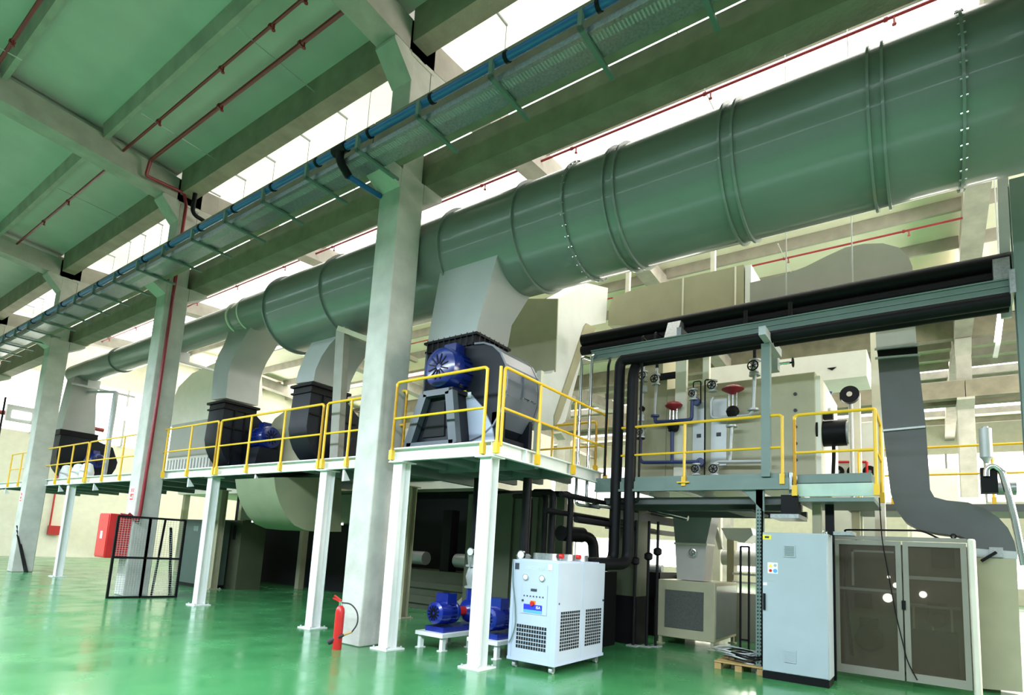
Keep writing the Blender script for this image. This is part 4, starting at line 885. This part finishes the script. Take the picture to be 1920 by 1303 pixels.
# hanging pipes under the front platform
for k, (x, y, l) in enumerate(((8.9, 5.75, 'left of the chiller'), (8.6, 5.4, 'next to the chiller'), (9.2, 6.3, 'deep under the platform'), (8.95, 5.25, 'right behind the chiller gauge'))):
    pipe('under_pipe', 'black vertical pipe under the platform ' + l, [(x, y, .6), (x, y, 2.7), (x + .3, y + .6, 2.75)], .055, 'black', .15)
for k, (y, z) in enumerate(((5.0, 2.62), (5.3, 2.35), (4.7, 2.2))):
    pipe('header_pipe', ['upper', 'middle', 'lower'][k] + ' black header pipe running back below the front platform', [(8.2, y, z), (11.5, y, z)], .05, 'black', 0)
t = thing('rear_pump_unit', 'dark pump unit with insulated elbow behind the chiller', 'pump', (9.2, 5.5, 0))
MB().box(8.9, 10.2, 4.9, 5.9, 0, 1.35).build('tank', 'blackmetal', t)
MB().cyl((8.9, 5.4, 2.0), (9.5, 5.3, 2.0), .14, 18).tube([(9.4, 5.3, 2.0), (9.75, 5.2, 1.95), (9.8, 5.18, 1.4)], .10, 14, .2).build('insulated_elbow', 'black', t)
# fire extinguisher
ex, ey = 5.88, 7.47
t = thing('fire_extinguisher', 'red fire extinguisher with black hose at the foot of the nearest column', 'extinguisher', (ex, ey, 0))
MB().lathe((ex, ey, 0), (0, 0, 1), [(0, .066), (.012, .07), (.56, .07), (.61, .062), (.645, .04), (.66, .025), (.68, .025)], 24).build('cylinder', 'red', t)
MB().cyl((ex, ey, .66), (ex, ey, .72), .03, 14).build('valve', 'chrome', t)
MB().bar((ex, ey, .71), (ex - .05, ey + .13, .76), .022).bar((ex, ey, .73), (ex - .04, ey + .12, .80), .022).build('lever', 'red', t)
MB().tube([(ex, ey - .03, .70), (ex + .06, ey - .16, .70), (ex + .12, ey - .27, .58), (ex + .12, ey - .29, .40), (ex + .08, ey - .22, .28)], .011, 8, .12).build('hose', 'rubber', t)
MB().cyl((ex + .08, ey - .22, .28), (ex + .02, ey - .12, .23), .018, 10).build('hose_grip', 'wood', t)
MB().cyl((ex + .02, ey - .12, .23), (ex - .08, ey + .10, .10), .02, 12, r2=.045).build('discharge_horn', 'rubber', t)
# hose cabinet on the second column
t = thing('hose_cabinet', 'red fire hose cabinet on the second concrete column', 'cabinet', (6.1, 16.6, .85))
a = W(0, 5.75, 221, 985)
MB().box(5.75, 6.24, 16.34, 16.95, .92, 2.0).build('box', 'red', t, bevel=.01)
MB().box(5.735, 5.75, 16.36, 16.93, .95, 1.97).build('door', 'red', t)
MB().box(5.728, 5.735, 16.60, 16.72, 1.38, 1.56).build('hose_symbol', 'paper', t)
MB().tube([(5.95, 16.3, 1.98), (6.15, 16.28, 1.96)], .045, 12).build('inlet_pipe', 'darkred', t)
for k, (y, l) in enumerate(((16.33, 'second'), (25.23, 'third'))):
    t = thing('fire_sign', f'red and white fire equipment sign on the {l} concrete column', 'sign', (6.24, y + .2, 2.6))
    MB().box(6.238, 6.248, y + .1, y + .36, 2.35, 2.72).build('plate', 'paper', t)
    MB().box(6.235, 6.238, y + .13, y + .33, 2.38, 2.54).build('symbol_panel', 'red', t)
    MB().box(6.232, 6.235, y + .17, y + .20, 2.41, 2.51).box(6.232, 6.235, y + .24, y + .29, 2.42, 2.46).build('symbol', 'paper', t)
    for k2 in range(3): MB().box(6.234, 6.238, y + .14 + .07 * k2, y + .18 + .07 * k2, 2.58, 2.68).build('print_line', 'red', t)
# mesh barrier
t = thing('mesh_barrier', 'black steel frame barrier standing around the second column', 'barrier', (6.1, 15.6, 0))
gA, gM, gB = W(2, 0, 200, 1122), W(2, 0, 262, 1121), W(2, 0, 329, 1120)
hb = 1.92
def frame(t, a, b, h, mesh):
    m = MB(); z = Vector((0, 0, 1)); r = .05
    for p, q in ((a, b), (a + z * h, b + z * h), (a + z * h * .49, b + z * h * .49)): m.bar(p + z * .02, q + z * .02, r)
    for p in (a, b): m.bar(p, p + z * (h + .03), r, up=(1, 0, 0))
    o = m.build('frame_panel', 'blackmetal', t)
    if mesh:
        w = MB()
        for k in range(1, 36): w.bar(a + z * h * k / 36, b + z * h * k / 36, .006)
        for k in range(1, 12): w.bar(a + (b - a) * k / 12, a + (b - a) * k / 12 + z * h, .005, up=(1, 0, 0))
        w.build('wire_mesh', 'steelgrey', o)['kind'] = 'stuff'
frame(t, gA, gM, hb, True); frame(t, gM, gB, hb, True)
pA, pT, pB = W(2, 0, 283, 1120), W(2, 0, 290, 1118), W(2, 0, 318, 1113)
MB().bar(pA, (gM.x + .3, gM.y - .1, hb), .04, up=(1, 0, 0)).bar(pB, (gM.x + .45, gM.y - .1, hb * .9), .05, up=(1, 0, 0)).bar(pB + Vector((.06, .1, 0)), (gM.x + .5, gM.y - .05, hb * .85), .04, up=(1, 0, 0)).build('brace', 'blackmetal', t)
# rods leaning on third column
for k in range(3):
    a = W(2, 0, 46 + 3 * k, 1073); o = MB().cyl(a, (6.22, 25.35 + .1 * k - .2, 1.25 + .15 * k), .018, 6).build('leaning_rod', 'blackmetal', org=a)
    tag(o, ['shortest thin dark rod leaning at the foot of the third column', 'middle thin dark rod leaning at the foot of the third column', 'longest thin dark rod leaning at the foot of the third column'][k], 'rod', 'rods leaning on the third column')

pipe('hanging_cable', 'thin black cable hanging down in front of the plexiglass guard', [(10.3, .62, 2.75), (10.33, .60, 2.1), (10.36, .45, 1.0), (10.38, .33, .35), (10.4, .22, .12)], .008, 'black', .15, 'cable', 6)
railing('yellow railing closing the rear edge of the front platform behind the fan', [(9.72, 5.2), (9.72, 7.15)], [(9.72, 5.2), (9.72, 6.2), (9.72, 7.15)], zb=3.2, zt=4.2)
# ------------------------------------------------------------------ dim machinery under the long platform and in the hall behind
t = thing('green_lit_enclosure', 'grey-green electrical enclosure right of the mesh barrier', 'cabinet', (9.6, 15.4, 0))
a, b = W(0, 8.9, 331, 1080), W(0, 8.9, 384, 1080)
MB().box(8.9, 9.5, b.y, a.y, .1, 2.05).build('body', 'deepgreen', t, bevel=.01); MB().box(8.92, 9.5, b.y, a.y, 0, .1).build('plinth', 'blackmetal', t)
MB().box(8.89, 8.9, (a.y + b.y) / 2 - .15, (a.y + b.y) / 2 + .15, 1.7, 1.85).build('vent_grille', 'steelgreen', t)
t = thing('oven_hood', 'wide beige hood panel hanging under the long platform', 'hood', (9.9, 15, 2.0))
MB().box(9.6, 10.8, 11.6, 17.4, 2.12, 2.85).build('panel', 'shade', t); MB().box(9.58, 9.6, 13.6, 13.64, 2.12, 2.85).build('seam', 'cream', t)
for k in range(3): MB().box(9.58, 9.6, 12.4 + 2 * k, 12.7 + 2 * k, 2.05, 2.1).build('lamp_slot', 'strip', t)
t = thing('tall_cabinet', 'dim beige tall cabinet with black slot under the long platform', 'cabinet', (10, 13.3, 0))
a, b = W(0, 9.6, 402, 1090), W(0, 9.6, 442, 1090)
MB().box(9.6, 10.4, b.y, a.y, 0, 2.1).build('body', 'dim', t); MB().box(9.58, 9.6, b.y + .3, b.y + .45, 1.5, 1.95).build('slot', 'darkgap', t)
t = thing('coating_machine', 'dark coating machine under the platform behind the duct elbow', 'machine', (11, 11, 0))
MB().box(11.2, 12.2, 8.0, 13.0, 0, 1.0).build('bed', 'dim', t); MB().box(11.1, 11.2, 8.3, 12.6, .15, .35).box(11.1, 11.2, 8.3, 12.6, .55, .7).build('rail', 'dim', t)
for y in (8.6, 10.2, 11.9): MB().box(11.3, 11.6, y, y + .3, 1.0, 2.6).build('tower', 'blackmetal', t)
for y in (9.4, 11.2): MB().cyl((11.5, y, 1.3), (11.5, y + .7, 1.3), .18, 18).build('roller', 'steelgrey', t)
MB().bar((10.6, 9.2, .3), (11.2, 8.2, 1.5), .1).build('brace', 'beige', t)
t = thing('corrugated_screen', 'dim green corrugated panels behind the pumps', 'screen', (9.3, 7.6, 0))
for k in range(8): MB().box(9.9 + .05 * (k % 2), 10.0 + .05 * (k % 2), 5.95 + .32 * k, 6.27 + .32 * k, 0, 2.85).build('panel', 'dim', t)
t = thing('inner_duct_column', 'grey vertical duct behind the thick black drop pipes', 'duct', (10.4, 4.9, 0))
MB().box(10.5, 11.1, 4.62, 5.25, .9, 2.75).build('duct_body', 'dim', t); MB().box(10.5, 11.1, 4.62, 5.25, 0, .9).build('foot', 'blackmetal', t)
t = thing('diagonal_brace', 'pale diagonal steel brace seen above the chiller', 'frame', (11.8, 6.2, 0))
a, b = W(0, 11.8, 1000, 983), W(0, 11.8, 1058, 1030)
MB().bar(a, b, .09).build('diagonal', 'cream', t); MB().box(11.8, 11.95, W(0, 11.8, 1070, 1000).y, W(0, 11.8, 1056, 1000).y, 0, 2.8).build('upright', 'beige', t)
MB().bar(W(0, 11.85, 1048, 983), W(0, 11.85, 1020, 1010), .07).build('diagonal', 'cream', t)
t = thing('cross_conveyor', 'dark conveyor bed crossing behind the chiller', 'machine', (12.3, 5.6, 0))
MB().box(12.0, 13.0, 4.75, 8.0, .8, 1.35).build('bed', 'blackmetal', t); MB().box(12.1, 12.9, 4.9, 7.8, 0, .8).build('base', 'blackmetal', t)
for k in range(5): MB().cyl((12.5, 4.9 + .6 * k, 1.42), (12.5, 5.2 + .6 * k, 1.42), .09, 12).build('roller', 'steelgrey', t)
t = thing('pipe_bridge', 'dark steel beam bridge below the oven catwalk', 'beam', (10.5, 4.3, 2.4))
MB().bar((9.9, 4.75, 2.42), (12.6, 4.4, 2.42), .08, .16).bar((9.9, 5.0, 2.2), (12.6, 4.7, 2.2), .08, .1).build('beam', 'ductdark', t)
for k, (x, y) in enumerate(((10.4, 4.62), (10.55, 4.42), (10.7, 4.3))):
    tt = pipe('valve_stand', ['left', 'middle', 'right'][k] + ' thin dark valve pipe standing left of the blower box', [(x, y, 0), (x, y, 2.35)], .028, 'black', 0, n=8)
    MB().lathe((x, y, 1.5 + .1 * k), (0, 0, 1), [(0, .04), (.03, .08), (.12, .08), (.15, .04)], 12).build('valve_body', 'blackmetal', tt)
    MB().box(x - .1, x + .1, y - .1, y + .1, 0, .015).build('foot_plate', 'steelgrey', tt)
t = thing('silver_conduit', 'bright slanted conduit under the oven catwalk', 'pipe', (10.5, 4, 2.6))
MB().tube([W(0, 10.4, 1205, 940), W(0, 10.4, 1215, 955), W(0, 10.4, 1290, 972)], .05, 12, .1).build('pipe_run', 'chrome', t)
t = thing('hanging_monitor', 'black box monitor hanging under the end of the oven catwalk', 'monitor', (9.6, 1.75, 2.3))
MB().box(9.52, 9.75, 1.62, 1.86, 2.42, 2.72).build('housing', 'blackmetal', t); MB().box(9.45, 10.2, 1.6, 2.0, 2.36, 2.42).build('tray', 'galv', t); MB().box(9.6, 9.64, 1.72, 1.76, 2.72, 2.82).build('bracket', 'galv', t)
t = thing('support_post', 'olive steel leg behind the control cabinet under the end platform', 'post', (10.1, 1.5, 0))
MB().box(10.0, 10.15, 1.38, 1.5, 0, 2.62).build('shaft', 'beige', t); MB().box(10.0, 10.06, 1.2, 1.32, 0, 2.62).build('cable_duct', 'blackmetal', t)
# roll stand behind the blower box
t = thing('roll_stand', 'unwind stand with bright roll behind the beige blower box', 'machine', (13.5, 3.2, 0))
MB().box(13.2, 14.2, 2.2, 3.6, 0, 1.0).build('base', 'paleframe', t); MB().cyl((13.6, 2.6, 1.75), (13.6, 3.9, 1.75), .17, 20).build('roll', 'paper', t)
MB().cyl((13.6, 2.5, 1.75), (13.6, 2.6, 1.75), .2, 20, r2=.08).build('chuck', 'blackmetal', t)
MB().box(13.4, 13.7, 3.6, 3.75, 1.0, 2.3).build('side_arm', 'beige', t); MB().box(13.4, 13.7, 2.2, 2.35, 1.0, 2.2).build('side_arm', 'beige', t)
for z in (1.2, 1.38): MB().box(13.3, 13.36, 2.35, 3.6, z, z + .05).build('guide_bar', 'white', t)
t = thing('tilted_hood', 'white tilted sheet metal hood under the catwalk', 'hood', (12.8, 2.9, 2))
MB().prism([W(0, 12.6, x, y) for x, y in ((1352, 990), (1408, 990), (1412, 1003), (1395, 1018), (1362, 1010))], (.7, 0, 0)).build('hood_sheet', 'white', t)
MB().bar(W(0, 12.7, 1342, 990), W(0, 12.7, 1352, 1030), .09).build('stay', 'cream', t)
t = thing('press_table', 'low steel table with rails behind the leaning black frame', 'table', (13.0, 2.2, 0))
MB().box(12.6, 13.6, 1.75, 2.15, .85, .95).build('top', 'steelgrey', t)
for x in (12.65, 13.5):
    for y in (1.78, 2.1): MB().box(x, x + .06, y, y + .06, 0, .85).build('leg', 'steelgrey', t)
MB().box(12.62, 13.5, 1.8, 2.1, .4, .44).build('shelf', 'steelgrey', t)
# fill beyond: long oven line
t = thing('oven_line', 'long pale oven line standing in the hall behind the rear fans', 'oven', (13, 17, 3))
MB().box(11.5, 14.2, 9.0, 26.0, 3.2, 5.0).build('housing', 'cream', t)
for k in range(9): MB().box(11.47, 11.5, 9.2 + 1.9 * k, 10.8 + 1.9 * k, 3.4, 4.8).build('panel', 'wall', t)
MB().box(12.2, 12.4, 8.2, 22.5, 0, 3.2).build('light_block', 'darkgap', t)  # dark panel added to block hall light from under the platform
for y in (9.2, 13, 17, 21, 25.5): MB().box(11.6, 11.8, y, y + .2, 0, 3.2).build('leg', 'beige', t)
t = thing('oven_line_duct', 'pale arched duct above the long oven line at left', 'duct', (12, 22, 5))
MB().prism([W(0, 12.0, x, y) for x, y in ((150, 775), (152, 758), (165, 752), (200, 755), (240, 765), (258, 780), (258, 790))], (1, 0, 0)).build('duct_body', 'cream', t)
t = thing('back_machine', 'dark machine seen far under the platform beside the mesh barrier', 'machine', (10.6, 20, 0))
MB().box(10.4, 11.6, 19.5, 21.5, .3, 1.9).build('body', 'ductdark', t); MB().box(10.4, 11.6, 19.6, 21.4, 0, .3).build('base', 'blackmetal', t)
for k in range(3): MB().box(9.9 + .1 * k, 9.93 + .1 * k, 21.6, 21.63, 0, 1.9).build('guard_bar', 'blackmetal', t)
MB().box(9.9, 10.3, 21.6, 21.63, 1.87, 1.9).build('guard_rail', 'blackmetal', t)
t = thing('far_hose_cabinet', 'small red fire cabinet on the far end wall behind the olive post', 'cabinet', (10.2, 36.9, 1.5))
a, b = W(1, 36.9, 91, 985), W(1, 36.9, 111, 1003)
MB().box(a.x, b.x, 36.75, 36.98, b.z, a.z).build('box', 'red', t); MB().cyl(((a.x + b.x) / 2 - .2, 36.9, a.z), ((a.x + b.x) / 2 - .2, 36.9, 5), .04, 8).build('feed_pipe', 'red', t)
t = thing('wall_red_main', 'thick dark red pipe along the far end wall', 'pipe', (9, 36.7, 7))
MB().tube([W(1, 36.6, -40, 768), W(1, 36.6, 60, 780), W(1, 36.6, 194, 807)], .11, 12).build('pipe_run', 'darkred', t)
t = thing('far_floodlight', 'small floodlight mounted high near the far end wall', 'lamp', (8, 33, 6.6))
a = W(1, 34.5, 15, 757); MB().box(a.x, a.x + 1.1, 34.5, 34.7, a.z - .75, a.z).build('housing', 'steelgrey', t); MB().box(a.x + .2, a.x + .9, 34.47, 34.5, a.z - .6, a.z - .25).build('lens', 'strip', t)
MB().cyl((a.x - .1, 34.6, a.z + .3), (a.x - .1, 34.6, a.z - 2.5), .04, 8).build('stem', 'blackmetal', t)
# hall bits seen at the right: strip lamp, handling arm, wall boxes
t = thing('strip_lamp', 'slim fluorescent lamp hanging at the right between rack and far roof', 'lamp', (18, -1, 8))
MB().bar(W(0, 13, 1870, 640), W(0, 13, 1878, 575), .09).build('tube_light', 'strip', t); MB().bar(W(0, 13.05, 1866, 670), W(0, 13.05, 1872, 640), .07).build('bracket', 'white', t); q = W(0, 13, 1878, 575); MB().cyl(q, (q.x, q.y, 11.7), .012, 6).build('suspension_wire', 'steelgrey', t)
t = thing('handling_arm', 'dark round blower head with blue arm seen above the yellow corner railing', 'machine', (15, 1.6, 4.5))
c = W(0, 15, 1594, 742); MB().cyl(c, c + Vector((-.15, 0, 0)), .2, 24).build('drum', 'anth', t); MB().cyl(c + Vector((-.15, 0, 0)), c + Vector((-.17, 0, 0)), .06, 16).build('hub', 'chrome', t)
MB().bar(c, W(0, 15, 1575, 744), .16).build('nozzle', 'anth', t); MB().bar(W(0, 15, 1560, 738), W(0, 15, 1545, 736), .08).build('blue_arm', 'pipeblue', t)
MB().cyl((15.05, c.y, c.z), (15.05, c.y, 0), .05, 10).build('stand', 'steelgrey', t)
t = thing('white_plenum', 'white horizontal plenum duct behind the oven top', 'duct', (15, 2.5, 5.5))
q = [W(0, 15, x, y) for x, y in ((1330, 735), (1330, 690), (1625, 655), (1625, 705))]
MB().prism(q, (1.2, 0, 0)).build('plenum', 'white', t); MB().prism([W(0, 14.98, x, y) for x, y in ((1551, 690), (1560, 694), (1568, 688))], (.02, 0, 0)).build('port', 'blackmetal', t)
for x in (1340, 1600):
    a = W(0, 15, x, 730); MB().box(15.3, 15.5, a.y - .1, a.y + .1, 0, a.z).build('leg', 'cream', t)
t = thing('white_partition', 'white partition panel with three round fans behind the end platform', 'partition', (16, 1.5, 0))
a, b = W(0, 16, 1560, 780), W(0, 16, 1640, 900)
MB().box(16, 16.2, b.y - .1, a.y + .3, 0, 5.2).build('panel', 'white', t)
for px in (1571, 1600, 1630):
    c = W(0, 15.97, px, 884); MB().ring(c, (1, 0, 0), .05, .14, .05, 18).build('round_fan', 'blackmetal', t)
a = W(0, 15.95, 1555, 866); b = W(0, 15.95, 1625, 866); MB().cyl(a, b, .03, 8).cyl(b, (b.x, b.y, b.z - .5), .03, 8).build('red_line', 'red', t)
t = thing('oven_end_column', 'cream steel column between the oven and the grey process duct', 'post', (13, .9, 0))
a, b = W(0, 12.5, 1636, 800), W(0, 12.5, 1655, 800); MB().box(12.5, 12.7, b.y, a.y, 0, 6.9).build('shaft', 'cream', t)
for k, (px, l) in enumerate(((1745, 'left'), (1800, 'right'))):
    X_ = 20 + 3 * k; a = W(0, X_, px, 870); t = thing('hall_cabinet', f'{l} pale cabinet in the hall seen past the grey process duct', 'cabinet', (X_, a.y, 0))
    MB().box(X_, X_ + 1, a.y - .6, a.y + .6, 0, 4.6 - .5 * k).build('body', 'cream', t); MB().box(X_ - .03, X_, a.y - .5, a.y + .5, .5, 3.6).build('door', 'wall', t)

t = thing('catwalk_underframe', 'dark steel beams and trays slung under the oven catwalk', 'frame', (10.4, 3.4, 2.4))
for x, z in ((9.75, 2.72), (10.3, 2.66), (10.9, 2.7), (11.4, 2.62)): MB().box(x, x + .12, 1.8, 5.0, z - .12, z).build('beam', 'ductdark', t)
for y in (2.2, 3.1, 4.0): MB().box(9.7, 11.6, y, y + .08, 2.74, 2.80).build('cross_bar', 'galv', t)
MB().box(10.0, 11.2, 2.4, 2.8, 2.5, 2.54).build('cable_tray', 'ductdark', t)
t = thing('dark_press', 'dark press frame standing between the valve pipes and the blower box', 'machine', (13.0, 4.6, 0))
MB().box(13.1, 13.9, 4.6, 6.4, 0, 1.3).build('body', 'dim', t); MB().box(13.05, 13.1, 4.7, 6.3, .4, .55).build('kick_plate', 'blackmetal', t)
for y in (4.7, 5.5, 6.2): MB().cyl((13.1, y, 1.0), (13.05, y, 1.0), .06, 12).build('knob', 'blackmetal', t)
t = thing('strip_lamp', 'long fluorescent lamp glowing between the black rack pipes and the green channel', 'lamp', (11.4, 1.6, 6.4))
a, b = W(0, 10.6, 1475, 606), W(0, 10.6, 1600, 578)
MB().bar(a, b, .07).build('tube_light', 'strip', t); MB().bar(a + Vector((0, 0, .07)), b + Vector((0, 0, .07)), .1, .05).build('housing', 'white', t)
for p in (a, b): MB().cyl(p, (p.x, p.y, 11.6), .01, 6).build('suspension_wire', 'steelgrey', t)
t = thing('rear_bench', 'dark bench with rolls behind the olive corrugated panels', 'machine', (10.8, 7.6, 0))
MB().box(10.15, 10.75, 6.2, 7.9, 0, .9).build('bench', 'dim', t)
for k in range(3): MB().cyl((10.45, 6.3 + .5 * k, 1.05), (10.45, 6.75 + .5 * k, 1.05), .15, 14).build('roll', 'ductdark', t)
